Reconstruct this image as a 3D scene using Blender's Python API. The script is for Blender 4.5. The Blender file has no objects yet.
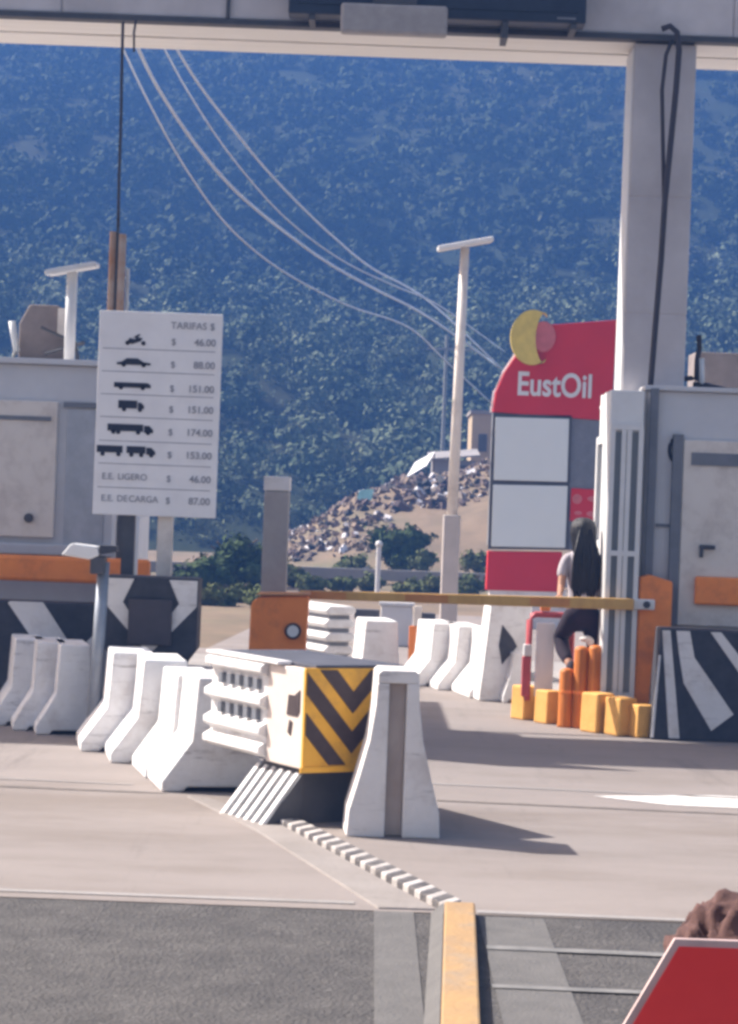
import bpy, bmesh, math, random
import numpy as np
from mathutils import Vector, Matrix, Euler, noise as mnoise

random.seed(7)
rng = np.random.default_rng(7)
S = bpy.context.scene
COL = S.collection
R = math.radians

# ------------------------------------------------------------------ camera
F, CX, CY, ROLL, CAMH = 2200.0, 369.0, 512.0, R(2.15), 2.0
cam_d = bpy.data.cameras.new('camera')
cam = bpy.data.objects.new('camera', cam_d)
COL.objects.link(cam)
cr, sr = math.cos(ROLL), math.sin(ROLL)
cam.matrix_world = Matrix(((cr, -sr, 0, 0), (0, 0, -1, 0), (sr, cr, 0, CAMH), (0, 0, 0, 1)))
cam_d.sensor_fit = 'VERTICAL'
cam_d.sensor_height = 24
cam_d.sensor_width = 24
cam_d.lens = 24 * F / 1024
cam_d.clip_end = 5000
S.camera = cam
S.render.resolution_x, S.render.resolution_y = 738, 1024

# ------------------------------------------------------------------ sky, sun, exposure
SUN = Vector((-0.97, 0.42, 1.0)).normalized()
w = bpy.data.worlds.new('World')
S.world = w
w.use_nodes = True
nt = w.node_tree
bg = nt.nodes['Background']
sky = nt.nodes.new('ShaderNodeTexSky')
sky.sky_type = 'NISHITA'
sky.sun_disc = False
sky.sun_elevation = math.asin(SUN.z)
sky.sun_rotation = math.atan2(SUN.x, SUN.y)
sky.air_density = 1.2
sky.dust_density = 4.0
sky.ozone_density = 0.6
tint = nt.nodes.new('ShaderNodeMix')
tint.data_type = 'RGBA'
tint.blend_type = 'MULTIPLY'
tint.inputs[0].default_value = 1.0
tint.inputs[7].default_value = (1.16, 1.0, 0.86, 1)
nt.links.new(sky.outputs[0], tint.inputs[6])
nt.links.new(tint.outputs[2], bg.inputs[0])
bg.inputs[1].default_value = 0.075
sl = bpy.data.lights.new('sun', 'SUN')
sl.energy = 4.4
sl.angle = R(0.6)
sl.color = (1.0, 0.945, 0.88)
so = bpy.data.objects.new('sun', sl)
so.rotation_mode = 'QUATERNION'
so.rotation_quaternion = SUN.to_track_quat('Z', 'Y')
COL.objects.link(so)
S.view_settings.view_transform = 'Standard'
S.view_settings.look = 'None'
S.view_settings.gamma = 1
S.view_settings.use_curve_mapping = False
S.view_settings.exposure = 1.32
S.render.engine = 'CYCLES'
S.cycles.filter_width = 3.2
S.cycles.volume_bounces = 1

# ------------------------------------------------------------------ helpers
def at(px, py, Y):
    """point at distance Y on the line of sight of a picture position"""
    u, v = (px - CX) / F, (CY - py) / F
    return Vector(((u * cr - v * sr) * Y, Y, CAMH + (u * sr + v * cr) * Y))

def grd(px, py, z=0.0):
    u, v = (px - CX) / F, (CY - py) / F
    d = u * sr + v * cr
    return at(px, py, (z - CAMH) / d)

def mat(name, c, rough=0.8, c2=None, scale=6.0, mix=0.5, bump=0.0, bscale=40.0, spec=0.3,
        metal=0.0, stain=None, sscale=1.2, samt=0.0, coords='Object', stretch=None, scuff=None, scstr=(1.2, 1.2, 9), scamt=0.5, scscale=2.0):
    m = bpy.data.materials.new(name)
    m.use_nodes = True
    t = m.node_tree
    N, L = t.nodes, t.links
    b = N['Principled BSDF']
    b.inputs['Roughness'].default_value = rough
    b.inputs['Specular IOR Level'].default_value = spec
    b.inputs['Metallic'].default_value = metal
    tc = N.new('ShaderNodeTexCoord')
    oi = N.new('ShaderNodeObjectInfo')
    vm = N.new('ShaderNodeVectorMath')
    vm.operation = 'MULTIPLY_ADD'
    L.new(oi.outputs['Random'], vm.inputs[0])
    vm.inputs[1].default_value = (17.0, 9.0, 13.0)
    L.new(tc.outputs[coords], vm.inputs[2])
    src = raw = vm.outputs[0]
    if stretch:
        mp = N.new('ShaderNodeMapping')
        mp.inputs['Scale'].default_value = stretch
        L.new(src, mp.inputs[0])
        src = mp.outputs[0]
    n1 = N.new('ShaderNodeTexNoise')
    n1.inputs['Scale'].default_value = scale
    n1.inputs['Detail'].default_value = 6
    n1.inputs['Roughness'].default_value = 0.65
    L.new(src, n1.inputs['Vector'])
    if c2 is None:
        c2 = tuple(x * 0.78 for x in c)
    mx = N.new('ShaderNodeMix')
    mx.data_type = 'RGBA'
    rm = N.new('ShaderNodeMapRange')
    rm.inputs[1].default_value = 0.35
    rm.inputs[2].default_value = 0.70
    rm.inputs[4].default_value = mix * 2 if mix <= 0.5 else 1.0
    L.new(n1.outputs[0], rm.inputs[0])
    L.new(rm.outputs[0], mx.inputs[0])
    mx.inputs[6].default_value = (*c, 1)
    mx.inputs[7].default_value = (*c2, 1)
    out = mx.outputs[2]
    if stain:
        n2 = N.new('ShaderNodeTexNoise')
        n2.inputs['Scale'].default_value = sscale
        n2.inputs['Detail'].default_value = 8
        n2.inputs['Roughness'].default_value = 0.7
        L.new(src, n2.inputs['Vector'])
        r2 = N.new('ShaderNodeMapRange')
        r2.inputs[1].default_value = 0.5
        r2.inputs[2].default_value = 0.68
        r2.inputs[4].default_value = samt
        L.new(n2.outputs[0], r2.inputs[0])
        m2 = N.new('ShaderNodeMix')
        m2.data_type = 'RGBA'
        L.new(r2.outputs[0], m2.inputs[0])
        L.new(out, m2.inputs[6])
        m2.inputs[7].default_value = (*stain, 1)
        out = m2.outputs[2]
    if scuff:
        mp2 = N.new('ShaderNodeMapping')
        mp2.inputs['Scale'].default_value = scstr
        L.new(raw, mp2.inputs[0])
        n4 = N.new('ShaderNodeTexNoise')
        n4.inputs['Scale'].default_value = scscale
        n4.inputs['Detail'].default_value = 9
        n4.inputs['Roughness'].default_value = 0.75
        L.new(mp2.outputs[0], n4.inputs['Vector'])
        r4 = N.new('ShaderNodeMapRange')
        r4.inputs[1].default_value = 0.56
        r4.inputs[2].default_value = 0.70
        r4.inputs[4].default_value = scamt
        L.new(n4.outputs[0], r4.inputs[0])
        m4 = N.new('ShaderNodeMix')
        m4.data_type = 'RGBA'
        L.new(r4.outputs[0], m4.inputs[0])
        L.new(out, m4.inputs[6])
        m4.inputs[7].default_value = (*scuff, 1)
        out = m4.outputs[2]
    L.new(out, b.inputs['Base Color'])
    if bump:
        n3 = N.new('ShaderNodeTexNoise')
        n3.inputs['Scale'].default_value = bscale
        n3.inputs['Detail'].default_value = 5
        L.new(src, n3.inputs['Vector'])
        bp = N.new('ShaderNodeBump')
        bp.inputs['Strength'].default_value = bump
        bp.inputs['Distance'].default_value = 0.02
        L.new(n3.outputs[0], bp.inputs['Height'])
        L.new(bp.outputs[0], b.inputs['Normal'])
    return m

M = {}
M['concrete'] = mat('concrete', (0.250, 0.219, 0.204), 0.9, (0.205, 0.178, 0.164), 0.9, 0.5, 0.25, 30,
                    stain=(0.18, 0.148, 0.125), sscale=0.45, samt=0.55, stretch=(0.6, 1.4, 1), scuff=(0.115, 0.10, 0.095), scstr=(2.2, 0.22, 1), scamt=0.5, scscale=1.0)
M['concrete_b'] = mat('concrete_pale', (0.30, 0.28, 0.27), 0.9, (0.25, 0.235, 0.225), 3, 0.5, 0.3, 30)
M['asphalt'] = mat('asphalt', (0.100, 0.094, 0.091), 0.95, (0.060, 0.057, 0.057), 5, 0.5, 1.0, 45,
                   stain=(0.050, 0.048, 0.050), sscale=1.1, samt=0.75, scuff=(0.20, 0.19, 0.18), scstr=(1, 1, 1), scscale=16, scamt=0.8)
M['asphalt_b'] = mat('asphalt_smooth', (0.135, 0.130, 0.126), 0.9, (0.105, 0.102, 0.10), 6, 0.5, 0.4, 60)
M['dirt'] = mat('dirt', (0.205, 0.148, 0.10), 0.95, (0.115, 0.09, 0.062), 0.5, 0.5, 0.6, 3,
                stain=(0.10, 0.115, 0.06), sscale=0.12, samt=0.7)
M['white'] = mat('white_paint', (0.80, 0.79, 0.785), 0.65, (0.71, 0.695, 0.69), 5, 0.5, 0.12, 25,
                 stain=(0.50, 0.45, 0.42), sscale=2.6, samt=0.6, scuff=(0.16, 0.14, 0.135), scamt=0.65)
M['wconc'] = mat('white_concrete', (0.78, 0.74, 0.715), 0.85, (0.70, 0.66, 0.635), 4, 0.5, 0.25, 30,
                 stain=(0.50, 0.43, 0.39), sscale=2.0, samt=0.6, scuff=(0.22, 0.19, 0.17), scamt=0.6)
M['wmetal'] = mat('white_metal', (0.72, 0.72, 0.72), 0.45, (0.64, 0.63, 0.62), 3, 0.4)
M['cream'] = mat('cream_panel', (0.74, 0.68, 0.62), 0.6, (0.68, 0.61, 0.55), 3, 0.5, stain=(0.4, 0.34, 0.3), sscale=3, samt=0.4)
M['grey'] = mat('grey_wall', (0.60, 0.60, 0.62), 0.7, (0.53, 0.53, 0.555), 2.0, 0.5, 0.1, 20)
M['greyd'] = mat('grey_dark', (0.20, 0.21, 0.24), 0.7, (0.15, 0.16, 0.18), 4, 0.5)
M['fascia'] = mat('fascia_panel', (0.66, 0.62, 0.62), 0.55, (0.46, 0.425, 0.43), 0.8, 0.5, stain=(0.38, 0.36, 0.36), sscale=0.7, samt=0.5)
M['soffit'] = mat('soffit_panel', (0.88, 0.84, 0.78), 0.6, (0.80, 0.75, 0.68), 3, 0.5, stretch=(0.3, 4, 1))
M['pillar'] = mat('pillar_concrete', (0.59, 0.555, 0.56), 0.75, (0.47, 0.435, 0.44), 1.5, 0.5, 0.15, 20)
M['black'] = mat('black_paint', (0.035, 0.037, 0.048), 0.6, (0.06, 0.06, 0.07), 8, 0.5)
M['brownblk'] = mat('brown_black_paint', (0.05, 0.035, 0.038), 0.6, (0.075, 0.055, 0.055), 10, 0.5)
M['dark'] = mat('dark_metal', (0.06, 0.062, 0.072), 0.5, (0.09, 0.09, 0.10), 5, 0.5)
M['navy'] = mat('navy_display', (0.018, 0.026, 0.048), 0.35, (0.03, 0.04, 0.065), 3, 0.5)
M['yellow'] = mat('yellow_paint', (0.80, 0.43, 0.05), 0.55, (0.70, 0.36, 0.04), 6, 0.5, stain=(0.36, 0.22, 0.07), sscale=3, samt=0.5)
M['yblock'] = mat('yellow_block', (0.80, 0.44, 0.13), 0.75, (0.68, 0.35, 0.09), 6, 0.5, 0.2, 30)
M['ykerb'] = mat('yellow_kerb', (0.40, 0.25, 0.115), 0.85, (0.31, 0.205, 0.115), 5, 0.5, 0.3, 30, stain=(0.27, 0.22, 0.17), sscale=3, samt=0.8)
M['orange'] = mat('orange_paint', (0.92, 0.29, 0.07), 0.55, (0.84, 0.25, 0.06), 5, 0.5, stain=(0.42, 0.14, 0.06), sscale=3, samt=0.5)
M['orangep'] = mat('orange_plastic', (0.60, 0.20, 0.035), 0.55, (0.45, 0.12, 0.02), 5, 0.5, stretch=(6, 6, 0.6))
M['armwood'] = mat('gate_arm_paint', (0.66, 0.40, 0.13), 0.6, (0.54, 0.31, 0.10), 3, 0.5, stretch=(3, 1, 1))
M['armred'] = mat('gate_arm_orange', (0.62, 0.27, 0.09), 0.6)
M['red'] = mat('red_panel', (0.62, 0.022, 0.030), 0.5, (0.56, 0.02, 0.027), 2, 0.5)
M['redpipe'] = mat('red_pipe', (0.50, 0.10, 0.11), 0.5)
M['redbright'] = mat('red_reflective', (0.95, 0.06, 0.055), 0.4, (0.86, 0.048, 0.047), 3, 0.5)
M['pink'] = mat('pink_disc', (0.66, 0.17, 0.17), 0.5)
M['moon'] = mat('yellow_crescent', (0.74, 0.56, 0.12), 0.5)
M['panelw'] = mat('pale_panel', (0.72, 0.76, 0.75), 0.45, (0.69, 0.73, 0.72), 2, 0.5)
M['signw'] = mat('sign_white', (0.82, 0.80, 0.80), 0.5, (0.76, 0.74, 0.745), 3, 0.5, stain=(0.66, 0.63, 0.63), sscale=2, samt=0.4)
M['ink'] = mat('sign_ink', (0.028, 0.03, 0.045), 0.6)
M['inkg'] = mat('sign_ink_faded', (0.33, 0.33, 0.37), 0.6)
M['tan'] = mat('tan_plaster', (0.42, 0.33, 0.23), 0.9, (0.36, 0.28, 0.19), 1, 0.5)
M['greyroof'] = mat('grey_roof', (0.28, 0.26, 0.26), 0.85, (0.22, 0.21, 0.21), 1, 0.5)
M['tarp'] = mat('white_tarp', (0.78, 0.77, 0.80), 0.6)
M['teal'] = mat('turquoise_sheet', (0.38, 0.68, 0.62), 0.6)
M['debris'] = None
M['rock'] = mat('brown_rock', (0.13, 0.07, 0.062), 0.95, (0.075, 0.04, 0.036), 6, 0.5, 0.8, 10, stain=(0.03, 0.016, 0.018), sscale=5, samt=0.9)
M['bark'] = mat('bark', (0.14, 0.10, 0.075), 0.9)
M['skin'] = mat('skin', (0.42, 0.22, 0.14), 0.55, (0.38, 0.19, 0.12), 8, 0.5)
M['hair'] = mat('black_hair', (0.010, 0.010, 0.013), 0.45, (0.022, 0.02, 0.022), 14, 0.5, 0.5, 30, stretch=(5, 5, 0.5))
M['shirt'] = mat('grey_lilac_cloth', (0.45, 0.41, 0.44), 0.85, (0.38, 0.34, 0.37), 10, 0.5)
M['jacket'] = mat('dark_cloth', (0.022, 0.017, 0.026), 0.9, (0.035, 0.022, 0.035), 12, 0.5)
M['shorts'] = mat('white_cloth', (0.72, 0.69, 0.66), 0.85)
M['cable'] = mat('pale_cable', (0.70, 0.78, 0.90), 0.5)
M['conduit'] = mat('dark_conduit', (0.055, 0.05, 0.062), 0.6)
M['wmark'] = mat('white_road_paint', (0.72, 0.70, 0.68), 0.8, (0.50, 0.47, 0.44), 14, 0.5)
M['fmark'] = mat('faded_road_paint', (0.22, 0.215, 0.21), 0.9, (0.13, 0.13, 0.13), 9, 0.5)
M['joint'] = mat('joint_tar', (0.13, 0.115, 0.105), 0.9, (0.21, 0.18, 0.16), 8, 0.5)
M['rust'] = mat('rust_orange_pole', (0.40, 0.19, 0.09), 0.7, (0.55, 0.43, 0.34), 3, 0.5)
M['glass'] = mat('booth_glass', (0.16, 0.18, 0.20), 0.15, (0.13, 0.145, 0.16), 2, 0.5, spec=0.6)

class MB:
    def __init__(s):
        s.v, s.f, s.m = [], [], []
        s.mi = 0
    def add(s, vs, fs):
        o = len(s.v)
        s.v += [tuple(v) for v in vs]
        s.f += [tuple(i + o for i in f) for f in fs]
        s.m += [s.mi] * len(fs)
        return s
    def use(s, i):
        s.mi = i
        return s
    def box(s, x0, x1, y0, y1, z0, z1):
        vs = [(x, y, z) for z in (z0, z1) for y in (y0, y1) for x in (x0, x1)]
        return s.add(vs, [(0, 2, 3, 1), (4, 5, 7, 6), (0, 1, 5, 4), (2, 6, 7, 3), (0, 4, 6, 2), (1, 3, 7, 5)])
    def prism(s, prof, y0, y1):
        """profile in x,z (counter-clockwise seen from -Y) extruded along y"""
        n = len(prof)
        vs = [(x, y0, z) for x, z in prof] + [(x, y1, z) for x, z in prof]
        fs = [tuple(range(n)), tuple(range(2 * n - 1, n - 1, -1))]
        fs += [(i, i + n, (i + 1) % n + n, (i + 1) % n) for i in range(n)]
        return s.add(vs, fs)
    def slab(s, poly, z0, z1):
        """polygon in x,y (counter-clockwise from above) extruded in z"""
        n = len(poly)
        vs = [(x, y, z0) for x, y in poly] + [(x, y, z1) for x, y in poly]
        fs = [tuple(range(n - 1, -1, -1)), tuple(range(n, 2 * n))]
        fs += [(i, (i + 1) % n, (i + 1) % n + n, i + n) for i in range(n)]
        return s.add(vs, fs)
    def tube(s, pts, r, n=8, cap=True):
        pts = [Vector(p) for p in pts]
        rs = r if isinstance(r, (list, tuple)) else [r] * len(pts)
        vs, fs = [], []
        for i, p in enumerate(pts):
            d = (pts[min(i + 1, len(pts) - 1)] - pts[max(i - 1, 0)]).normalized()
            a = Vector((0, 0, 1)) if abs(d.z) < 0.9 else Vector((1, 0, 0))
            e1 = d.cross(a).normalized()
            e2 = d.cross(e1).normalized()
            for k in range(n):
                t = 2 * math.pi * k / n
                vs.append(p + (e1 * math.cos(t) + e2 * math.sin(t)) * rs[i])
        for i in range(len(pts) - 1):
            for k in range(n):
                fs.append((i * n + k, i * n + (k + 1) % n, (i + 1) * n + (k + 1) % n, (i + 1) * n + k))
        if cap:
            fs.append(tuple(range(n - 1, -1, -1)))
            fs.append(tuple(range((len(pts) - 1) * n, len(pts) * n)))
        return s.add(vs, fs)
    def lathe(s, prof, n=20, c=(0, 0)):
        vs, fs = [], []
        for r, z in prof:
            for k in range(n):
                t = 2 * math.pi * k / n
                vs.append((c[0] + r * math.cos(t), c[1] + r * math.sin(t), z))
        for i in range(len(prof) - 1):
            for k in range(n):
                fs.append((i * n + k, i * n + (k + 1) % n, (i + 1) * n + (k + 1) % n, (i + 1) * n + k))
        fs.append(tuple(range(n - 1, -1, -1)))
        fs.append(tuple(range((len(prof) - 1) * n, len(prof) * n)))
        return s.add(vs, fs)
    def ball(s, c, r, n=12, sq=(1, 1, 1)):
        vs, fs = [], []
        for i in range(n + 1):
            a = math.pi * (i / n) * 0.998 + 0.003
            for k in range(2 * n):
                t = math.pi * k / n
                vs.append((c[0] + r * sq[0] * math.sin(a) * math.cos(t), c[1] + r * sq[1] * math.sin(a) * math.sin(t), c[2] - r * sq[2] * math.cos(a)))
        for i in range(n):
            for k in range(2 * n):
                fs.append((i * 2 * n + k, i * 2 * n + (k + 1) % (2 * n), (i + 1) * 2 * n + (k + 1) % (2 * n), (i + 1) * 2 * n + k))
        return s.add(vs, fs)
    def build(s, name, mats, parent=None, bevel=0, smooth=False, loc=None, rotz=0):
        me = bpy.data.meshes.new(name)
        me.from_pydata(s.v, [], s.f)
        mats = mats if isinstance(mats, (list, tuple)) else [mats]
        for m in mats:
            me.materials.append(m)
        me.polygons.foreach_set('material_index', s.m)
        bm = bmesh.new()
        bm.from_mesh(me)
        bmesh.ops.recalc_face_normals(bm, faces=bm.faces)
        bm.to_mesh(me)
        bm.free()
        if smooth:
            me.polygons.foreach_set('use_smooth', [True] * len(me.polygons))
        o = bpy.data.objects.new(name, me)
        COL.objects.link(o)
        if parent:
            o.parent = parent
        if loc is not None:
            o.location = loc
        if rotz:
            o.rotation_euler.z = rotz
        if bevel:
            b = o.modifiers.new('bevel', 'BEVEL')
            b.width = bevel
            b.segments = 2
            b.limit_method = 'ANGLE'
        return o

def tag(o, label, cat, group=None, kind=None):
    if label:
        o['label'] = label
    if cat:
        o['category'] = cat
    if group:
        o['group'] = group
    if kind:
        o['kind'] = kind
    return o

def thing(name, label, cat, loc, rotz=0, group=None):
    o = bpy.data.objects.new(name, None)
    COL.objects.link(o)
    o.location = loc
    o.rotation_euler.z = rotz
    o.empty_display_size = 0.2
    return tag(o, label, cat, group)

def dup(root, loc, rotz, label, scale=None):
    r = root.copy()
    COL.objects.link(r)
    r.location = loc
    r.rotation_euler.z = rotz
    r['label'] = label
    if scale:
        r.scale = scale
    for ch in list(root.children):
        c = ch.copy()
        COL.objects.link(c)
        c.parent = r
        for g in list(ch.children):
            d = g.copy()
            COL.objects.link(d)
            d.parent = c
    return r

def text(name, body, size, m, parent, loc, depth=0.004, sx=1.0, bold=0.0, align='LEFT'):
    cu = bpy.data.curves.new(name, 'FONT')
    cu.body = body
    cu.size = size
    cu.extrude = depth
    cu.offset = bold
    cu.align_x = align
    tmp = bpy.data.objects.new(name + '_tmp', cu)
    COL.objects.link(tmp)
    bpy.context.view_layer.update()
    dg = bpy.context.evaluated_depsgraph_get()
    me = bpy.data.meshes.new_from_object(tmp.evaluated_get(dg))
    bpy.data.objects.remove(tmp)
    me.name = name
    me.transform(Matrix(((sx, 0, 0, 0), (0, 0, -1, 0), (0, 1, 0, 0), (0, 0, 0, 1))))
    me.materials.clear()
    me.materials.append(m)
    o = bpy.data.objects.new(name, me)
    COL.objects.link(o)
    o.parent = parent
    o.location = loc
    return o

def sheet(name, pts, z, m, kind='structure'):
    mb = MB()
    mb.add([(p[0], p[1], z) for p in pts], [tuple(range(len(pts)))])
    o = mb.build(name, m)
    for p in o.data.polygons:
        if p.normal.z < 0:
            p.flip()
    o['kind'] = kind
    return o

# ------------------------------------------------------------------ the ground
sheet('ground', [(-175, -60), (175, -60), (175, 405), (-175, 405)], -0.03, M['dirt'])
sheet('plaza_paving', [(-45, 11.1), (45, 11.0), (45, 44), (-1.5, 44), (-2.2, 31), (-45, 30)], 0.0, M['concrete'])
sheet('asphalt_road', [(-45, -40), (45, -40), (45, 11.0), (-45, 11.1)], -0.004, M['asphalt'])
sheet('asphalt_patch', [(0.06, -10), (0.25, -10), (0.30, 11.05), (0.10, 11.05)], 0.0, M['asphalt_b'])
sheet('asphalt_patch', [(0.50, -10), (0.75, -10), (0.95, 11.0), (0.62, 11.0)], 0.0, M['asphalt_b'])
def ragged(x0, x1, y0, y1, n, amp, m, z):
    lo = [(x0 + (x1 - x0) * i / n, y0 + random.uniform(-amp, amp)) for i in range(n + 1)]
    hi = [(x0 + (x1 - x0) * i / n, y1 + random.uniform(-amp, amp) * 0.3) for i in range(n, -1, -1)]
    sheet('asphalt_seam', lo + hi, z, m)
M['asphd'] = mat('asphalt_dark', (0.045, 0.043, 0.045), 0.9, (0.078, 0.075, 0.075), 7, 0.5, 0.8, 50)
# road markings
sheet('road_marking', [(0.62, 10.16), (8, 9.95), (8, 10.02), (0.62, 10.25)], 0.005, M['fmark'])
sheet('road_marking', [(0.60, 9.33), (8, 9.15), (8, 9.21), (0.60, 9.40)], 0.005, M['fmark'])
sheet('road_marking', [(1.70, 15.95), (2.2, 15.6), (4.5, 15.5), (4.5, 16.1), (2.6, 16.25)], 0.004, M['wmark'])
sheet('paving_joint', [(0.55, 15.35), (6, 15.0), (6, 15.05), (0.55, 15.42)], 0.004, M['joint'])
sheet('paving_joint', [(0.5, 16.3), (6, 15.85), (6, 15.9), (0.5, 16.36)], 0.004, M['concrete_b'])
sheet('paving_joint', [(-6, 15.35), (-1.5, 15.2), (-1.3, 15.23), (-1.5, 15.27), (-6, 15.5)], 0.004, M['joint'])
sheet('paving_joint', [(-6, 15.9), (-1.6, 15.6), (-1.6, 15.64), (-6, 15.98)], 0.004, M['concrete_b'])
sheet('paving_joint', [(-6, 11.16), (0.0, 11.2), (0.0, 11.28), (-6, 11.22)], 0.004, M['concrete_b'])
sheet('paving_joint', [(0.62, 11.08), (6, 11.0), (6, 11.06), (0.62, 11.16)], 0.004, M['concrete_b'])
sheet('paving_joint', [(-12, 27.9), (20, 27.9), (20, 28.0), (-12, 28.0)], 0.004, M['joint'])

# kerb: pale concrete strip, striped edge, yellow nose
M['kerbc'] = mat('kerb_concrete', (0.27, 0.245, 0.23), 0.9, (0.23, 0.205, 0.19), 3, 0.5, 0.3, 30, stain=(0.17, 0.15, 0.135), sscale=2, samt=0.5)
k = MB().slab([(0.12, 11.10), (0.42, 11.12), (-0.56, 14.15), (-1.0, 15.0), (-1.18, 15.10), (-0.62, 13.6)], -0.02, 0.010).build('kerb', M['kerbc'], bevel=0.01)
k['kind'] = 'structure'
kb = MB()
a, b = Vector((0.53, 11.10)), Vector((-0.62, 14.55))
d = (b - a).normalized()
nrm = Vector((d.y, -d.x))
n = 40
for i in range(n):
    t0, t1 = i / n, (i + 1) / n
    p0, p1 = a.lerp(b, t0), a.lerp(b, t1)
    sk = d * 0.13
    q = [p0 - nrm * 0.08, p1 - nrm * 0.08, p1 + nrm * 0.06 + sk, p0 + nrm * 0.06 + sk]
    kb.use(i % 2).slab([tuple(x) for x in q[::-1]], -0.02, 0.04)
sk_o = kb.build('striped_kerb', [mat('worn_white', (0.50, 0.47, 0.45), 0.9, (0.36, 0.33, 0.31), 9, 0.5, 0.3, 30, stain=(0.2, 0.18, 0.17), sscale=5, samt=0.7), mat('worn_black', (0.07, 0.065, 0.07), 0.9, (0.14, 0.13, 0.125), 9, 0.5, 0.3, 30, stain=(0.22, 0.2, 0.19), sscale=5, samt=0.6)], bevel=0.008)
tag(sk_o, 'low kerb edge painted in slanted black and white stripes before the crash cushion', 'kerb')
yk = thing('yellow_kerb', 'worn yellow topped kerb running from the bottom edge to the striped kerb', 'kerb', (0.452, 11.06, 0), R(-2.3))
MB().prism([(0.0, 0.0), (0.155, 0.0), (0.155, 0.06), (0.0, 0.06)], -9.5, 0).build('kerb_top', M['ykerb'], yk, bevel=0.012)
MB().prism([(-0.065, 0.0), (-0.002, 0.0), (-0.002, 0.056)], -9.5, -0.01).build('kerb_face', M['asphalt_b'], yk)

# ------------------------------------------------------------------ hill, woods, air
def hill_h(x, y):
    t = max(0.0, min(1.0, (y - 95) / 235.0))
    h = 92 * t * (0.55 + 0.45 * t) * (1 + 0.10 * math.sin(x * 0.013 + 1) + 0.05 * math.sin(x * 0.04))
    gx = x + 14 * mnoise.noise(Vector((x * 0.02, y * 0.015, 7)))
    h += 3.2 * (abs(math.sin(gx * 0.055)) - 0.6) * min(1, t * 5) + (mnoise.noise(Vector((x * 0.02, y * 0.02, 3.1))) * 4.5 + mnoise.noise(Vector((x * 0.07, y * 0.07, 1.7))) * 1.8) * min(1, t * 6)
    return h - 0.5 + 0.5 * min(1, t * 20)

MX = [-3.7, -2.75, -1.55, -0.53, 0.53, 1.05, 2.9, 4.3, 8, 30]
MZ = [-0.1, 1.10, 1.85, 2.60, 2.85, 3.05, 3.3, 3.9, 5.0, 7.0]
def mound_h(x, y):
    # dirt bank rising to the right behind the plaza
    u = float(np.interp(x, MX, MZ))
    fr = max(0.0, min(1.0, (y - 63) / 15))
    fr = 0.5 * fr + 0.5 * fr * fr * (3 - 2 * fr)
    bk = max(0.0, min(1.0, (112 - y) / 18))
    nz = mnoise.noise(Vector((x * 0.35, y * 0.35, 9))) * 0.25 + mnoise.noise(Vector((x * 1.3, y * 1.3, 4))) * 0.1
    return max(-0.2, u * fr * bk + nz * fr)

def grid(name, x0, x1, nx, y0, y1, ny, fn, m):
    vs, fs = [], []
    for j in range(ny + 1):
        for i in range(nx + 1):
            x, y = x0 + (x1 - x0) * i / nx, y0 + (y1 - y0) * j / ny
            vs.append((x, y, fn(x, y)))
    for j in range(ny):
        for i in range(nx):
            p = j * (nx + 1) + i
            fs.append((p, p + 1, p + nx + 2, p + nx + 1))
    mb = MB()
    mb.add(vs, fs)
    o = mb.build(name, m, smooth=True)
    o['kind'] = 'structure'
    return o

M['hillsoil'] = mat('hill_soil', (0.022, 0.030, 0.016), 0.95, (0.034, 0.036, 0.022), 0.04, 0.5, spec=0.03)
grid('hillside', -170, 170, 90, 94, 400, 80, hill_h, M['hillsoil'])
grid('dirt_bank', -6, 26, 110, 62, 112, 90, mound_h, M['dirt'])

def leafmat(name, c1, c2, sc, **kw):
    return mat(name, c1, 0.85, c2, sc, 0.5, spec=0.08, **kw)
M['leafA'] = leafmat('scrub_leaves', (0.020, 0.034, 0.017), (0.050, 0.064, 0.03), 0.12, stain=(0.008, 0.014, 0.008), sscale=0.028, samt=0.75, scuff=(0.17, 0.165, 0.13), scstr=(0.5, 1.6, 1.6), scscale=0.045, scamt=0.55)
M['leafB'] = leafmat('tree_leaves', (0.035, 0.060, 0.022), (0.065, 0.09, 0.035), 0.8)
M['leafC'] = leafmat('shrub_leaves', (0.075, 0.10, 0.04), (0.12, 0.13, 0.06), 0.9)

def leaf_cloud(cents, radii, leaves, size, squash=0.75):
    """quads scattered through crowns; cents (n,3), radii (n,)"""
    nC = len(cents)
    tot = nC * leaves
    dirs = rng.normal(size=(tot, 3))
    dirs /= np.linalg.norm(dirs, axis=1, keepdims=True)
    rad = rng.random(tot) ** 0.45
    rr = np.repeat(radii, leaves)
    cc = np.repeat(cents, leaves, axis=0)
    # lumpy crown: radius depends on direction
    ph = np.repeat(rng.random((nC, 3)) * 6.28, leaves, axis=0)
    lump = 0.75 + 0.25 * np.sin(dirs[:, 0] * 4 + ph[:, 0]) * np.sin(dirs[:, 1] * 4 + ph[:, 1]) + 0.2 * np.sin(dirs[:, 2] * 5 + ph[:, 2])
    pos = cc + dirs * (rad * rr * lump)[:, None] * np.array([1, 1, squash])
    nn = dirs + rng.normal(size=(tot, 3)) * 0.35
    nn /= np.linalg.norm(nn, axis=1, keepdims=True)
    t = np.cross(nn, rng.normal(size=(tot, 3)))
    t /= np.linalg.norm(t, axis=1, keepdims=True)
    bt = np.cross(nn, t)
    s = (size * np.repeat(np.sqrt(radii / radii.mean()), leaves) * (0.6 + 0.8 * rng.random(tot)))[:, None]
    V = np.empty((tot, 4, 3))
    V[:, 0] = pos - t * s - bt * s * 0.5
    V[:, 1] = pos + t * s * 0.3 - bt * s * 0.8
    V[:, 2] = pos + t * s + bt * s * 0.5
    V[:, 3] = pos - t * s * 0.3 + bt * s * 0.8
    return V.reshape(-1, 3)

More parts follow.
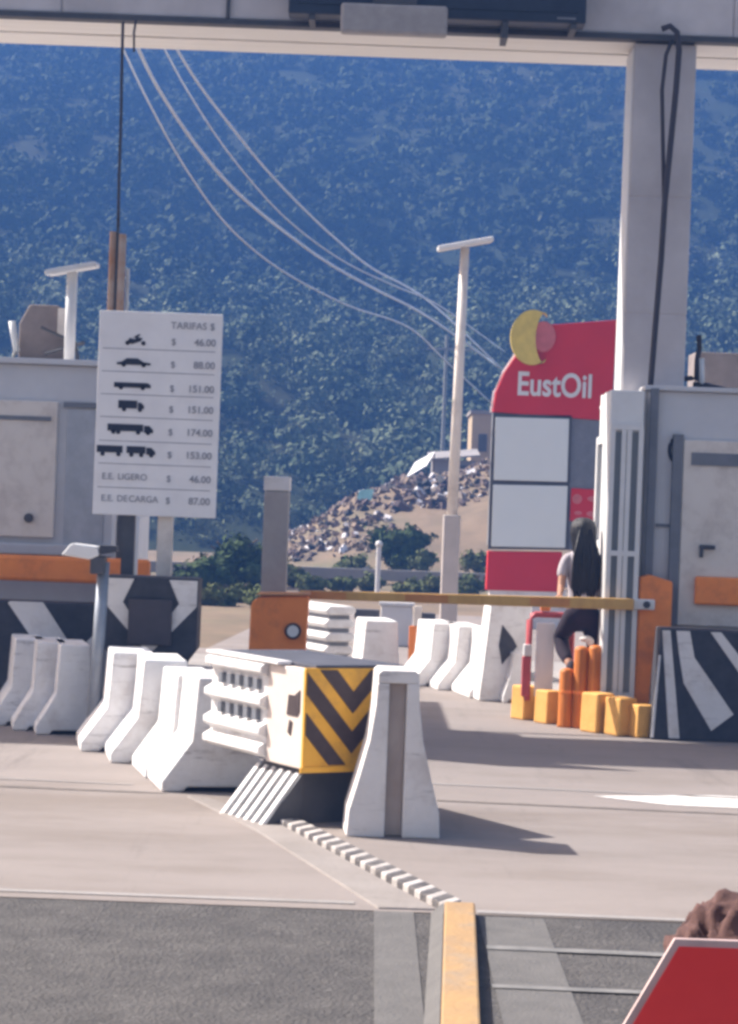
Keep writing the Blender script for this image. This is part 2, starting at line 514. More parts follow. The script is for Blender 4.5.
def quads_obj(name, V, m, parent=None):
    nq = len(V) // 4
    me = bpy.data.meshes.new(name)
    me.vertices.add(nq * 4)
    me.vertices.foreach_set('co', V.astype(np.float32).ravel())
    me.loops.add(nq * 4)
    me.loops.foreach_set('vertex_index', np.arange(nq * 4, dtype=np.int32))
    me.polygons.add(nq)
    me.polygons.foreach_set('loop_start', np.arange(0, nq * 4, 4, dtype=np.int32))
    me.update(calc_edges=True)
    me.materials.append(m)
    o = bpy.data.objects.new(name, me)
    COL.objects.link(o)
    if parent:
        o.parent = parent
    return o

cs, rs = [], []
while len(cs) < 10500:
    y = 98 + 236 * rng.random() ** 0.9
    x = (rng.random() - 0.5) * (70 + y * 0.5)
    g = mnoise.noise(Vector((x * 0.06, y * 0.03, 5.0)))
    if g < -0.28 and rng.random() < 0.25:
        continue
    r = (0.9 + 2.0 * rng.random() ** 2.2)
    cs.append((x, y, hill_h(x, y) + r * 0.45))
    rs.append(r)
cs, rs = np.array(cs), np.array(rs)
near = cs[:, 1] + 25 * rng.random(len(cs)) < 178
M['leafN'] = leafmat('near_scrub_leaves', (0.036, 0.060, 0.038), (0.17, 0.195, 0.125), 0.25, stain=(0.014, 0.026, 0.017), sscale=0.05, samt=0.75)
woods = quads_obj('hillside_woods', leaf_cloud(cs[near], rs[near], 230, 0.125), M['leafN'])
tag(woods, 'greener scrub wood on the lower part of the hillside', 'woods', kind='stuff')
woods = quads_obj('hillside_woods', leaf_cloud(cs[~near], rs[~near], 95, 0.22), M['leafA'])
tag(woods, 'blue hazy scrub wood on the upper part of the hillside', 'woods', kind='stuff')

hz = MB().box(-180, 180, -62, 410, -1.1, 112).build('haze', None)
hz.data.materials.clear()
hm = bpy.data.materials.new('haze_air')
hm.use_nodes = True
ht = hm.node_tree
ht.nodes.remove(ht.nodes['Principled BSDF'])
pv = ht.nodes.new('ShaderNodeVolumePrincipled')
pv.inputs['Color'].default_value = (0.15, 0.38, 1.0, 1)
pv.inputs['Density'].default_value = 0.0015
pv.inputs['Anisotropy'].default_value = 0.0
ht.links.new(pv.outputs[0], ht.nodes['Material Output'].inputs['Volume'])
hz.data.materials.append(hm)
hz['kind'] = 'stuff'
tag(hz, 'blue haze in the air in front of the hillside', 'haze')

# single trees and shrubs near the plaza
def tree(name, loc, H, Rr, label, cat, lm, leaves=2600, size=0.16, group=None, sq=0.8):
    t = thing(name, label, cat, loc, 0, group)
    tr = MB()
    tr.tube([(0, 0, -0.3), (0.05, 0, H * 0.3), (0.0, 0.05, H * 0.6)], [Rr * 0.09, Rr * 0.07, Rr * 0.04], 8)
    for i in range(5):
        a = i * 1.3 + random.random()
        tr.tube([(0, 0, H * (0.25 + 0.05 * i)), (math.cos(a) * Rr * 0.5, math.sin(a) * Rr * 0.5, H * (0.5 + 0.06 * i))], [Rr * 0.045, Rr * 0.015], 6)
    tr.build('trunk', M['bark'], t)
    nC = 16
    c = rng.normal(size=(nC, 3))
    c /= np.linalg.norm(c, axis=1, keepdims=True)
    c = c * (rng.random((nC, 1)) ** 0.5) * np.array([Rr * 0.68, Rr * 0.68, Rr * 0.62 * sq]) + np.array([0, 0, H - Rr * sq])
    V = leaf_cloud(c, np.full(nC, Rr * 0.48), leaves // nC, size)
    quads_obj('crown', V, lm, t)
    return t

p = at(400, 505, 63.5)
tree('round_tree', (p.x, 63.5, -0.1), 2.35, 1.15, 'rounded dark green tree in front of the dirt bank, left of the panel-topped pole', 'tree', M['leafB'], 11000, 0.065, None, 1.12)
for (px, ptop, Y, rad, lab) in (
        (238, 520, 56, 1.35, 'bushy blue-green tree just left of the square concrete post'),
        (203, 556, 54, 0.9, 'low scrubby tree right of the tariff board'),
        (346, 556, 62, 0.75, 'small tree left of the thin pale post, in front of the bank')):
    p = at(px, ptop, Y)
    tree('scrub_tree', (p.x, Y, -0.1), p.z + 0.1, rad, lab, 'tree', M['leafB'], 6500, 0.075, 'scrub trees behind the plaza')
for (px, ptop, Y, rad, lab) in (
        (310, 572, 54, 0.45, 'small bright shrub behind the left end of the gate arm'),
        (342, 578, 55, 0.42, 'small bright shrub left of the thin pale post'),
        (408, 575, 54, 0.5, 'bright shrub between the thin pale post and the pole base'),
        (470, 566, 54, 0.55, 'yellow-green shrub between the pole base and the red totem'),
        (500, 560, 55, 0.5, 'shrub behind the red foot of the totem'),
        (325, 566, 60.5, 0.6, 'shrub just above the guard rail, right of the square concrete post'),
        (352, 550, 61.5, 0.7, 'taller shrub pressed against the left side of the round tree'),
        (292, 560, 57, 0.6, 'shrub half hidden by the square concrete post'),
        (372, 578, 56, 0.4, 'small shrub at the foot of the thin pale post'),
        (432, 572, 56, 0.55, 'shrub touching the left side of the pole base'),
        (425, 548, 62, 0.5, 'shrub at the right foot of the round tree'),
        (478, 545, 61, 0.7, 'darker bush on the bank beside the left edge of the totem'),
        (214, 588, 45, 0.55, 'dark shrub on the bare ground right of the bumper block with the plate'),
        (236, 582, 47, 0.65, 'rounded shrub left of the square concrete post, near the orange housing'),
        (258, 592, 44, 0.45, 'small shrub touching the left side of the square concrete post'),
        (462, 585, 52, 0.4, 'lowest shrub just above the gate arm by the pole base')):
    p = at(px, ptop, Y)
    tree('roadside_shrub', (p.x, Y, max(-0.05, mound_h(p.x, Y))), max(0.5, p.z - max(-0.05, mound_h(p.x, Y))), rad, lab, 'shrub', M['leafC'], 2600, 0.05, 'shrubs along the road behind the gate')

# rubble and huts on the bank
m = bpy.data.materials.new('mixed_rubble')
m.use_nodes = True
t_ = m.node_tree
g_ = t_.nodes.new('ShaderNodeNewGeometry')
rp = t_.nodes.new('ShaderNodeValToRGB')
rp.color_ramp.interpolation = 'CONSTANT'
els = rp.color_ramp.elements
els[0].color = (0.10, 0.07, 0.07, 1)
els[1].position = 0.9
els[1].color = (0.62, 0.60, 0.62, 1)
for pos, c in ((0.18, (0.20, 0.145, 0.105)), (0.32, (0.028, 0.027, 0.03)), (0.52, (0.24, 0.175, 0.125)), (0.66, (0.10, 0.07, 0.065)), (0.78, (0.20, 0.16, 0.13))):
    e = els.new(pos)
    e.color = (*c, 1)
t_.links.new(g_.outputs['Random Per Island'], rp.inputs[0])
t_.links.new(rp.outputs[0], t_.nodes['Principled BSDF'].inputs['Base Color'])
t_.nodes['Principled BSDF'].inputs['Roughness'].default_value = 0.9
rb = MB()
for i in range(1500):
    x = random.uniform(-3.3, 4.4)
    y = 79.5 - 12 * random.random() ** 1.6
    if x > 0.8:
        y = 79.5 - 6.5 * random.random() ** 1.5
    z = mound_h(x, y)
    s = random.uniform(0.04, 0.16)
    if 0.9 < x < 3.2:
        s *= 1.5
    mm = Matrix.Translation((x, y, z + s * 0.3)) @ Euler((random.random(), random.random(), random.random() * 3)).to_matrix().to_4x4()
    dx, dy, dz = s * random.uniform(.5, 1.2), s * random.uniform(.3, 1), s * random.uniform(.15, .6)
    vs = [mm @ Vector((sx * dx * random.uniform(.7, 1), sy * dy, sz * dz)) for sz in (-1, 1) for sy in (-1, 1) for sx in (-1, 1)]
    rb.add(vs, [(0, 2, 3, 1), (4, 5, 7, 6), (0, 1, 5, 4), (2, 6, 7, 3), (0, 4, 6, 2), (1, 3, 7, 5)])
rub = rb.build('rubble', m)
tag(rub, 'mixed brown, white and dark rubble strewn over the dirt bank', 'rubble', kind='stuff')

def ray_bank(px, py):
    Y = 60.0
    while Y < 112:
        q = at(px, py, Y)
        if mound_h(q.x, Y) >= q.z:
            return q
        Y += 0.15
    return at(px, py, 80)
q = at(420, 470, 80)
th = thing('tarpaulin_shelter', 'white tilted tarpaulin roof on short poles at the top of the rubble', 'shelter', (q.x, 79, mound_h(q.x, 79)))
hgt = 0.55
tq = [(-0.50, -0.35, hgt - 0.35), (0.20, -0.35, hgt + 0.10), (0.50, 0.35, hgt + 0.62), (-0.20, 0.35, hgt + 0.20)]
MB().add(tq + [(x, y, z + 0.03) for x, y, z in tq], [(0, 1, 2, 3), (7, 6, 5, 4), (0, 4, 5, 1), (1, 5, 6, 2), (2, 6, 7, 3), (3, 7, 4, 0)]).build('tarpaulin', M['tarp'], th)
for x, y, z in tq:
    MB().tube([(x * 0.95, y * 0.95, -0.6), (x * 0.95, y * 0.95, z - 0.01)], 0.025, 6).build('pole', M['bark'], th)
q = ray_bank(364, 502)
o = MB().add([(-0.3, 0, -0.2), (0.25, 0, -0.05), (0.32, 0.1, 0.36), (-0.18, 0.1, 0.30), (-0.3, 0.05, -0.2), (0.25, 0.05, -0.05), (0.32, 0.15, 0.36), (-0.18, 0.15, 0.30)],
             [(0, 1, 2, 3), (7, 6, 5, 4), (0, 4, 5, 1), (1, 5, 6, 2), (2, 6, 7, 3), (3, 7, 4, 0)]).build('sheet_panel', M['teal'], loc=(q.x, q.y - 0.1, q.z + 0.1))
tag(o, 'pale turquoise sheet standing up out of the rubble', 'sheet')
# tan house and grey hut at the top of the bank, half hidden by the totem
q = at(470, 478, 88)
zt = at(480, 414, 88).z
hb = thing('tan_house', 'tan plastered block house standing behind the left edge of the totem', 'house', (q.x, 88, 0))
gz = mound_h(q.x + 1.5, 88)
MB().box(0, 4.2, 0, 3.5, gz - 2, zt).build('wall', M['tan'], hb)
MB().box(-0.08, 4.3, -0.08, 3.6, zt + 0.003, zt + 0.14).build('roof', M['greyroof'], hb)
MB().box(0.28, 0.62, -0.03, 0.05, zt - 1.5, zt - 0.8).build('window', M['dark'], hb)
q = at(432, 478, 82)
zt = at(450, 453, 82).z
hg = thing('grey_hut', 'low grey roofed hut between the white tarpaulin and the tan house', 'hut', (q.x, 82, 0))
gz = mound_h(q.x + 0.7, 82)
MB().box(0, 1.6, 0.1, 2.0, gz - 1.2, zt - 0.25).build('wall', M['greyroof'], hg)
MB().add([(-0.15, -0.2, zt - 0.3), (1.75, -0.2, zt - 0.1), (1.75, 2.2, zt + 0.2), (-0.15, 2.2, zt), (-0.15, -0.2, zt - 0.24), (1.75, -0.2, zt - 0.04), (1.75, 2.2, zt + 0.26), (-0.15, 2.2, zt + 0.06)],
         [(0, 3, 2, 1), (4, 5, 6, 7), (0, 1, 5, 4), (1, 2, 6, 5), (2, 3, 7, 6), (3, 0, 4, 7)]).build('roof', M['greyroof'], hg)
MB().box(0.85, 1.25, 0.05, 0.15, gz - 0.5, zt - 0.45).build('doorway', M['dark'], hg)

# guard rail and thin post behind the plaza
gr = thing('guard_rail', 'long pale roadside guard rail at the foot of the dirt bank', 'guard rail', (0, 58, 0))
MB().prism([(-9, 0.20), (9, 0.20), (9, 0.50), (-9, 0.50)], -0.04, 0.04).build('beam', M['concrete_b'], gr, bevel=0.02)
for i in range(9):
    MB().box(-8 + 2 * i - 0.06, -8 + 2 * i + 0.06, 0.05, 0.17, -0.1, 0.55).build('post', M['greyd'], gr)
p = at(379, 546, 50)
tp = thing('thin_post', 'thin pale post with a small cap in front of the round tree', 'post', (p.x, 50, 0))
MB().tube([(0, 0, 0), (0, 0, p.z)], 0.055, 8).build('shaft', M['wmetal'], tp)
MB().ball((0, 0, p.z + 0.04), 0.085, 6).build('cap', M['wmetal'], tp, smooth=True)

# power pole and cables
p = at(447, 335, 105)
pp = thing('power_pole', 'grey distant utility pole with crossarm rising behind the panel-topped pole', 'pole', (p.x, 105, 0))
M['poleg'] = mat('weathered_pole', (0.26, 0.27, 0.27), 0.8)
MB().tube([(0, 0, -0.5), (0, 0, p.z)], [0.13, 0.08], 8).build('shaft', M['poleg'], pp)
ca = MB().box(-0.9, 1.3, -0.05, 0.05, p.z - 0.72, p.z - 0.62).build('crossarm', M['poleg'], pp)
for x in (-0.8, 0.2, 1.2):
    MB().lathe([(0.04, p.z - 0.62), (0.07, p.z - 0.5), (0.07, p.z - 0.42), (0.04, p.z - 0.36)], 8, (x, 0)).build('insulator', M['dark'], ca)
def cable(pts, Y0, Y1, label, r=0.022):
    n = len(pts)
    ys = [Y0 + (Y1 - Y0) * (i / (n - 1)) ** 1.3 for i in range(n)]
    W = [at(px, py, y) for (px, py), y in zip(pts, ys)]
    out = []
    for i in range(n - 1):
        p0, p1, p2, p3 = W[max(i - 1, 0)], W[i], W[i + 1], W[min(i + 2, n - 1)]
        for k in range(6):
            t = k / 6
            out.append(0.5 * ((2 * p1) + (p2 - p0) * t + (2 * p0 - 5 * p1 + 4 * p2 - p3) * t * t + (3 * p1 - p0 - 3 * p2 + p3) * t ** 3))
    out.append(W[-1])
    rr = [r * (0.75 + 0.9 * (i / len(out))) for i in range(len(out))]
    o = MB().tube(out, rr, 6).build('power_cable', M['cable'], smooth=True)
    return tag(o, label, 'cable', 'overhead power cables')
cable([(128, 25), (158, 88), (200, 150), (240, 195), (285, 232), (330, 264), (375, 289), (430, 318), (500, 368)], 27, 104, 'thickest pale power cable, starting just right of the dark dangling cable', 0.034)
cable([(160, 20), (196, 80), (230, 125), (265, 168), (300, 205), (335, 238), (372, 268), (430, 302), (505, 372)], 29, 104, 'pale power cable leaving the canopy farthest to the right of all', 0.028)
cable([(110, 20), (150, 105), (190, 175), (230, 228), (275, 266), (320, 292), (355, 308), (410, 328), (447, 362), (490, 402)], 30, 104, 'faint power cable hanging lowest of all over the hillside', 0.022)
cable([(150, 20), (190, 95), (238, 165), (290, 222), (345, 262), (395, 286), (440, 306), (505, 352)], 30, 104, 'thin power cable squeezed between the thickest one and the farthest right one', 0.020)

# ------------------------------------------------------------------ canopy
CYF = 21.6
zs = at(369, 30, CYF).z          # soffit height
cb = 22.95
cp = thing('toll_canopy', 'long grey toll canopy crossing the top of the picture', 'canopy', (0, CYF, 0))
XL, XR = -15.0, 14.0
fa = MB()
xs = [XL, -12, -9.5, -7.5, -5.4, -3.2, -0.9, 1.4, 3.4, 5.4, 8, 11, XR]
for i in range(len(xs) - 1):
    fa.box(xs[i] + 0.008, xs[i + 1] - 0.008, 0, 0.10, zs + 0.06, zs + 1.9)
fa.box(XL, XR, 0.02, 0.09, zs + 0.06, zs + 1.88)
fa.build('fascia', M['fascia'], cp, bevel=0.01)
MB().box(XL, XR, -0.03, 0.12, zs - 0.0, zs + 0.055).build('drip_edge', M['dark'], cp)
sf = MB()
for i in range(4):
    y0 = 0.13 + i * 0.305
    sf.box(XL, XR, y0, y0 + 0.285, zs + 0.0 + 0.012 * (i % 2), zs + 0.08)
sf.box(XL, XR, 0.13, 1.33, zs + 0.05, zs + 0.09)
sf.build('soffit', M['soffit'], cp)
MB().box(XL, XR, 0.11, 1.35, zs + 0.095, zs + 1.8).build('roof', M['fascia'], cp)
MB().box(XL - 0.01, XL - 0.002 + 0.0, 0, 1.35, zs + 0.06, zs + 1.9).build('end_panel', M['fascia'], cp)
p = at(228, 12, CYF - 0.02)
MB().tube([(p.x, -0.03, zs + 0.06), (p.x + 0.01, -0.03, zs + 1.4)], 0.022, 6).build('downpipe', M['dark'], cp)

# display board over the lane
q0, q1 = at(288, 15, 21.2), at(586, 24, 21.2)
db = thing('message_board', 'dark message board fixed to the canopy above the lane', 'sign', ((q0.x + q1.x) / 2, 21.2, q1.z))
hw = (q1.x - q0.x) / 2
MB().box(-hw, hw, 0.0, 0.28, 0.0, 0.95).build('housing', M['navy'], db, bevel=0.02)
MB().box(-hw + 0.08, hw - 0.08, -0.012, 0.02, 0.10, 0.86).build('screen', M['navy'], db)
MB().box(hw - 0.28, hw - 0.10, -0.008, 0.01, 0.035, 0.055).build('nameplate', M['greyd'], db)
for x in (-hw * 0.84, hw * 0.46, hw * 0.92):
    MB().box(x - 0.03, x + 0.03, 0.02, 0.39, -0.16 if x > 0 and x < hw * 0.8 else -0.05, 0.0).build('bracket', M['dark'], db)
q0, q1 = at(340, 34, 21.05), at(447, 36, 21.05)
lp = thing('lane_signal_box', 'beige box with rounded corners hung in front of the dark message board', 'signal box', ((q0.x + q1.x) / 2, 21.05, q1.z))
hw = (q1.x - q0.x) / 2
MB().box(-hw, hw, 0.0, 0.14, 0.0, 0.29).build('case', mat('beige_case', (0.40, 0.37, 0.36), 0.6), lp, bevel=0.03)
MB().box(-hw + 0.3, hw - 0.3, 0.02, 0.15, 0.292, 0.35).build('mount', M['dark'], lp)

# pillar with hanging conduit
q0, q1 = at(628, 230, 21.66), at(690, 230, 21.66)
pl = thing('canopy_pillar', 'tall grey pillar carrying the canopy behind the right booth', 'pillar', ((q0.x + q1.x) / 2, 21.66, 0))
hw = (q1.x - q0.x) / 2
pz = [0.0, 2.2, 4.05, 5.2, zs - 0.01]
sh = MB()
for i in range(4):
    sh.box(-hw, hw, 0, 0.62, pz[i] + 0.005, pz[i + 1] - 0.005)
sh.box(-hw + 0.006, hw - 0.006, 0.006, 0.614, 0, zs - 0.02)
sh.build('shaft', M['pillar'], pl, bevel=0.012)
MB().box(-hw - 0.012, -hw - 0.002, 0.02, 0.60, 0.05, zs - 0.06).build('sunlit_side', M['wmetal'], pl)  # white skin stands in for sunlight on the pillar's left side
def px_path(pts, Y):
    return [at(a, b_, Y) for a, b_ in pts]
co = MB().tube(px_path([(662, 29), (670, 26), (677, 32), (679, 50), (676, 90), (670, 150), (665, 200), (661, 260), (655, 330), (650, 392), (646, 440), (641, 560)], 21.44), 0.030, 8)
co.tube(px_path([(672, 40), (666, 55), (662, 90), (663, 150), (664, 200)], 21.47), 0.020, 8)
co.build('hanging_conduit', M['conduit'], smooth=True)
tag(bpy.data.objects['hanging_conduit'], 'dark looped conduit hanging down the front of the canopy pillar', 'conduit')

# cord and pole behind the tariff board
co = MB().tube(px_path([(123, 22), (122, 60), (121, 120), (119, 180), (118, 238)], 21.58), 0.016, 6).build('dangling_cable', M['conduit'], smooth=True)
tag(co, 'thin dark cord hanging from the canopy to the rust pole', 'cord')
co = MB().tube(px_path([(136, 20), (134, 32), (134, 52)], 21.58), 0.012, 6).build('dangling_cable', M['conduit'], smooth=True)
tag(co, 'short dark cord end hanging from the canopy beside the longer cord', 'cord')
q0 = at(118, 232, 21.5)
rp_ = thing('rust_pole', 'rust and cream striped pole rising behind the tariff board', 'pole', (q0.x, 21.5, 0))
MB().tube([(-0.045, 0, 0), (-0.045, 0, q0.z)], 0.035, 10).build('shaft', M['rust'], rp_, smooth=True)
MB().tube([(0.045, 0, 0), (0.045, 0, q0.z - 0.02)], 0.04, 10).build('shaft', M['rust'], rp_, smooth=True)
MB().box(-0.012, 0.012, -0.02, 0.02, 0, q0.z + 0.05).build('clamp_strip', M['dark'], rp_)
MB().tube([(0.11, 0.02, 0), (0.11, 0.02, q0.z - 0.35)], 0.018, 8).build('cable_pipe', M['cream'], rp_, smooth=True)

# ------------------------------------------------------------------ booths
# right booth
IZ = 0.25
isl = MB().slab([(1.78, 21.75), (2.40, 21.42), (2.66, 20.75), (6.2, 20.75), (6.2, 27), (1.78, 27)], -0.02, IZ).build('island_paving', M['concrete_b'], bevel=0.02)
isl['kind'] = 'structure'
bx = at(645, 500, 21.3).x
rbth = thing('toll_booth', 'grey toll booth with white barred lane-side window, right of the lane', 'toll booth', (bx, 21.3, IZ), 0, 'toll booths')
zt = at(660, 391, 21.3).z - IZ
MB().box(0.0, 3.2, 0, 4.0, 0, zt).build('wall', M['grey'], rbth, bevel=0.01)
MB().box(-0.05, 3.3, -0.05, 4.1, zt + 0.003, zt + 0.05).build('roof', M['grey'], rbth, bevel=0.01)
MB().box(0.012, 0.09, -0.07, -0.001, 0.3, zt + 0.02).build('corner_post', M['greyd'], rbth)
# white lane-side wall with barred window
sw = MB().add([(-0.06, 0.10, 0.0), (-0.003, 0.10, 0.0), (-0.003, 3.9, 0), (-0.06, 3.9, 0), (-0.06, 0.10, zt + 0.02), (-0.003, 0.10, zt + 0.02), (-0.003, 3.9, zt + 0.16), (-0.06, 3.9, zt + 0.16)],
              [(0, 1, 2, 3), (4, 5, 6, 7), (0, 1, 5, 4), (1, 2, 6, 5), (2, 3, 7, 6), (3, 0, 4, 7)]).build('side_panel', M['wmetal'], rbth)
wn = MB().box(-0.085, -0.062, 0.5, 3.5, 0.75, zt - 0.42).build('window', M['glass'], rbth)
fr = MB()
for y in (0.42, 1.15, 1.9, 2.7, 3.45):
    fr.box(-0.125, -0.06, y, y + 0.13, 0.0, zt - 0.34)
fr.box(-0.12, -0.06, 0.42, 3.58, 0.62, 0.75)
fr.box(-0.12, -0.06, 0.42, 3.58, zt - 0.42, zt - 0.338)
fr.box(-0.12, -0.06, 0.42, 3.58, 1.45, 1.53)
fr.build('frame', M['wmetal'], wn)
MB().box(-0.34, -0.127, 1.2, 2.3, 1.30, 1.42).build('counter', M['cream'], rbth, bevel=0.02)
q0, q1 = at(601, 690, 21.05), at(637, 392, 21.05)
bay_x0 = at(611, 392, 21.05).x - bx
by = -0.25
bay = MB().box(bay_x0, -0.07, by, 0.34, 0.0, zt - 0.02).build('window_bay', M['wmetal'], rbth, bevel=0.012)
bw_ = -0.07 - bay_x0
MB().box(bay_x0 + 0.05, -0.11, by - 0.012, by + 0.01, 0.12, zt - 0.42).build('pane', M['glass'], bay)
fr = MB()
for f_ in (0.03, 0.36, 0.52, 0.86):
    fr.box(bay_x0 + bw_ * f_, bay_x0 + bw_ * f_ + 0.045, by - 0.035, by - 0.002, 0.0, zt - 0.36)
fr.box(bay_x0 + 0.012, -0.075, by - 0.038, by - 0.004, zt - 0.40, zt - 0.345)
fr.box(bay_x0 + 0.012, -0.075, by - 0.038, by - 0.004, 1.42, 1.47)
fr.box(bay_x0 + 0.012, -0.075, by - 0.038, by - 0.004, 0.02, 0.10)
fr.build('frame', M['wmetal'], bay)
# front door panel, number and handle
q0, q1 = at(683, 440, 21.3), at(683, 625, 21.3)
dx = q0.x - bx
dr = MB().box(dx, dx + 0.95, -0.06, -0.002, q1.z - IZ, q0.z - IZ).build('door', M['cream'], rbth, bevel=0.008)
MB().box(dx - 0.10, dx - 0.003, -0.075, -0.002, q1.z - IZ, q0.z - IZ + 0.05).build('frame', M['greyd'], dr)
MB().box(dx + 0.08, dx + 0.60, -0.075, -0.055, q0.z - IZ - 0.24, q0.z - IZ - 0.12).build('vent', M['greyd'], dr)
q2 = at(703, 547, 21.3)
MB().tube([(q2.x - bx - 0.05, -0.10, q2.z - IZ), (q2.x - bx + 0.10, -0.10, q2.z - IZ)], 0.022, 8).tube([(q2.x - bx - 0.03, -0.10, q2.z - IZ), (q2.x - bx - 0.03, -0.10, q2.z - IZ - 0.10)], 0.02, 8).build('handle', M['dark'], dr)
q2 = at(676, 450, 21.3)
ring = MB()
pts = []
for i in range(25):
    a = 2 * math.pi * i / 24
    pts.append((q2.x - bx + 0.065 * math.cos(a), -0.012, q2.z - IZ + 0.115 * math.sin(a)))
ring.tube(pts, 0.018, 6, cap=False).build('number_mark', M['ink'], rbth)
q2 = at(665, 524, 21.3)
MB().box(q2.x - bx - 0.09, q2.x - bx + 0.09, -0.02, -0.001, q2.z - IZ - 0.03, q2.z - IZ).build('sill', M['greyd'], rbth)
q2 = at(703, 590, 21.2)
o = MB().box(-0.08, 0.40, -0.06, 0.0, -0.14, 0.13).build('orange_plate', M['orange'], rbth, bevel=0.02, loc=(q2.x - bx, -0.065, q2.z - IZ))
# things on the roof of the right booth
q2 = at(693, 388, 21.9)
cq = thing('roof_conduit', 'bent dark conduit and white tube standing on the right booth roof', 'conduit', (q2.x, 21.9, zt + IZ + 0.055))
MB().tube([(-0.16, 0, 0.0), (-0.15, 0, 0.06), (-0.10, 0, 0.11), (-0.02, 0, 0.12), (0.03, 0, 0.10), (0.03, 0, 0.3), (0.05, 0, 0.42), (0.04, 0, 0.55)], 0.026, 8).build('bent_pipe', M['conduit'], cq, smooth=True)
MB().tube([(0.09, 0, 0.02), (0.07, 0, 0.32)], 0.03, 8).build('white_tube', M['wmetal'], cq, smooth=True)
MB().tube([(0.0, 0, 0.05), (0.12, 0, 0.05), (0.35, 0, 0.0)], 0.035, 8).build('flat_pipe', M['conduit'], cq, smooth=True)
q2 = at(705, 345, 23.2)
zz = at(705, 390, 23.2).z
o = MB().box(-0.10, 0.7, 0, 0.5, 0, at(705, 352, 23.2).z - zt - IZ - 0.055).build('roof_unit', mat('brown_grey_case', (0.22, 0.19, 0.19), 0.8), bevel=0.02, loc=(q2.x, 23.2, zt + IZ + 0.055))
tag(o, 'brown-grey equipment box on the right booth roof', 'equipment box')

# left booth
lx = at(113, 500, 21.2).x
isl2 = MB().slab([(-7, 20.2), (-2.35, 20.2), (-1.5, 19.85), (-1.2, 20.3), (-0.95, 21.0), (-0.95, 26.5), (-7, 26.5)], -0.02, 0.22).build('island_paving', M['concrete_b'], bevel=0.02)
isl2['kind'] = 'structure'
lb = thing('toll_booth', 'blue-grey toll booth behind the tariff board, left of the lane', 'toll booth', (lx, 21.2, 0.22), 0, 'toll booths')
zt2 = at(70, 366, 21.2).z - 0.22
MB().box(-3.2, 0, 0, 3.6, 0, zt2).build('wall', M['grey'], lb, bevel=0.01)
MB().box(-3.28, 0.05, -0.06, 3.7, zt2 + 0.003, zt2 + 0.06).build('roof', M['grey'], lb, bevel=0.01)
def L(px, py, Y=21.2):
    p = at(px, py, Y)
    return p.x - lx, p.z - 0.22
x0, z1 = L(59, 402)
x0b, z0 = L(57, 538)
dr = MB().box(x0 - 0.95, x0, -0.06, -0.002, z0, z1).build('door', M['cream'], lb, bevel=0.01)
MB().box(x0 - 0.85, x0 - 0.06, -0.075, -0.055, z1 - 0.19, z1 - 0.15).build('rail', M['greyd'], dr)
hx, hz_ = L(30, 518)
MB().tube([(hx, -0.10, hz_), (hx, -0.05, hz_)], 0.045, 12).build('lock', M['dark'], dr)
x1, zz1 = L(62, 404)
x2, zz2 = L(97, 404)
MB().box(x1 + 0.02, x2 + 0.1, -0.03, -0.002, zz1 - 0.03, zz1 + 0.02).build('ledge', M['greyd'], lb)
MB().box(x1 + 0.06, x2 + 0.1, -0.012, -0.002, 1.2, zz1 - 0.05).build('front_panel', M['greyd'] if False else mat('blue_grey_panel', (0.46, 0.48, 0.52), 0.6), lb)
x1, zz1 = L(27, 583)
MB().box(-1.6, 0.05, -0.10, -0.002, zz1 + 0.28, zz1 + 0.38).build('window_ledge', M['grey'], lb, bevel=0.01)
# things on the left roof
q0 = at(70, 335, 22.0)
an = thing('panel_antenna', 'small tilted white flat panel on a short post on the left booth roof', 'antenna', (q0.x, 22.0, zt2 + 0.285), 0, 'flat panel antennas')
q1 = at(71, 272, 22.0)
MB().tube([(0, 0, 0), (0, 0, q1.z - zt2 - 0.285)], 0.055, 10).build('post', M['wmetal'], an, smooth=True)
def panel(parent, w_, d_, tilt, z, th=0.045):
    mb = MB().box(-w_ / 2, w_ / 2, -d_ / 2, d_ / 2, -th / 2, th / 2)
    o = mb.build('panel', M['wmetal'], parent, bevel=0.02, loc=(0, 0, z))
    o.rotation_euler = (R(4), tilt, 0)
    return o
panel(an, 0.52, 0.36, R(-12), q1.z - zt2 - 0.285 + 0.03, 0.06)
q0 = at(48, 335, 22.6)
ru = thing('roof_equipment', 'clutter of brown boxes and struts on the left booth roof', 'roof equipment', (q0.x, 22.6, zt2 + 0.285))
h = at(48, 305, 22.6).z - zt2 - 0.285
MB().prism([(-0.30, 0.05), (0.22, 0.05), (0.20, h * 0.6), (0.10, h), (-0.20, h), (-0.3, h * 0.7)], 0, 0.3).build('case', mat('brown_case', (0.24, 0.20, 0.19), 0.8), ru, bevel=0.02)
MB().box(0.10, 0.20, -0.05, 0.1, h * 0.5, h * 0.95).build('pale_case', M['cream'], ru)
MB().tube([(-0.38, -0.1, 0.0), (-0.30, -0.1, 0.15), (-0.36, -0.1, 0.45)], 0.035, 8).build('tube', M['wmetal'], ru, smooth=True)
MB().tube([(-0.05, -0.15, h * 0.62), (0.30, -0.15, 0.25), (0.35, -0.15, 0.02)], 0.02, 6).build('strut', M['dark'], ru)
MB().tube([(0.40, -0.15, h * 0.4), (0.0, -0.15, h * 0.2)], 0.02, 6).build('strut', M['dark'], ru)
MB().box(-0.42, 0.32, -0.2, 0.0, 0.0, 0.05).build('base', M['dark'], ru)

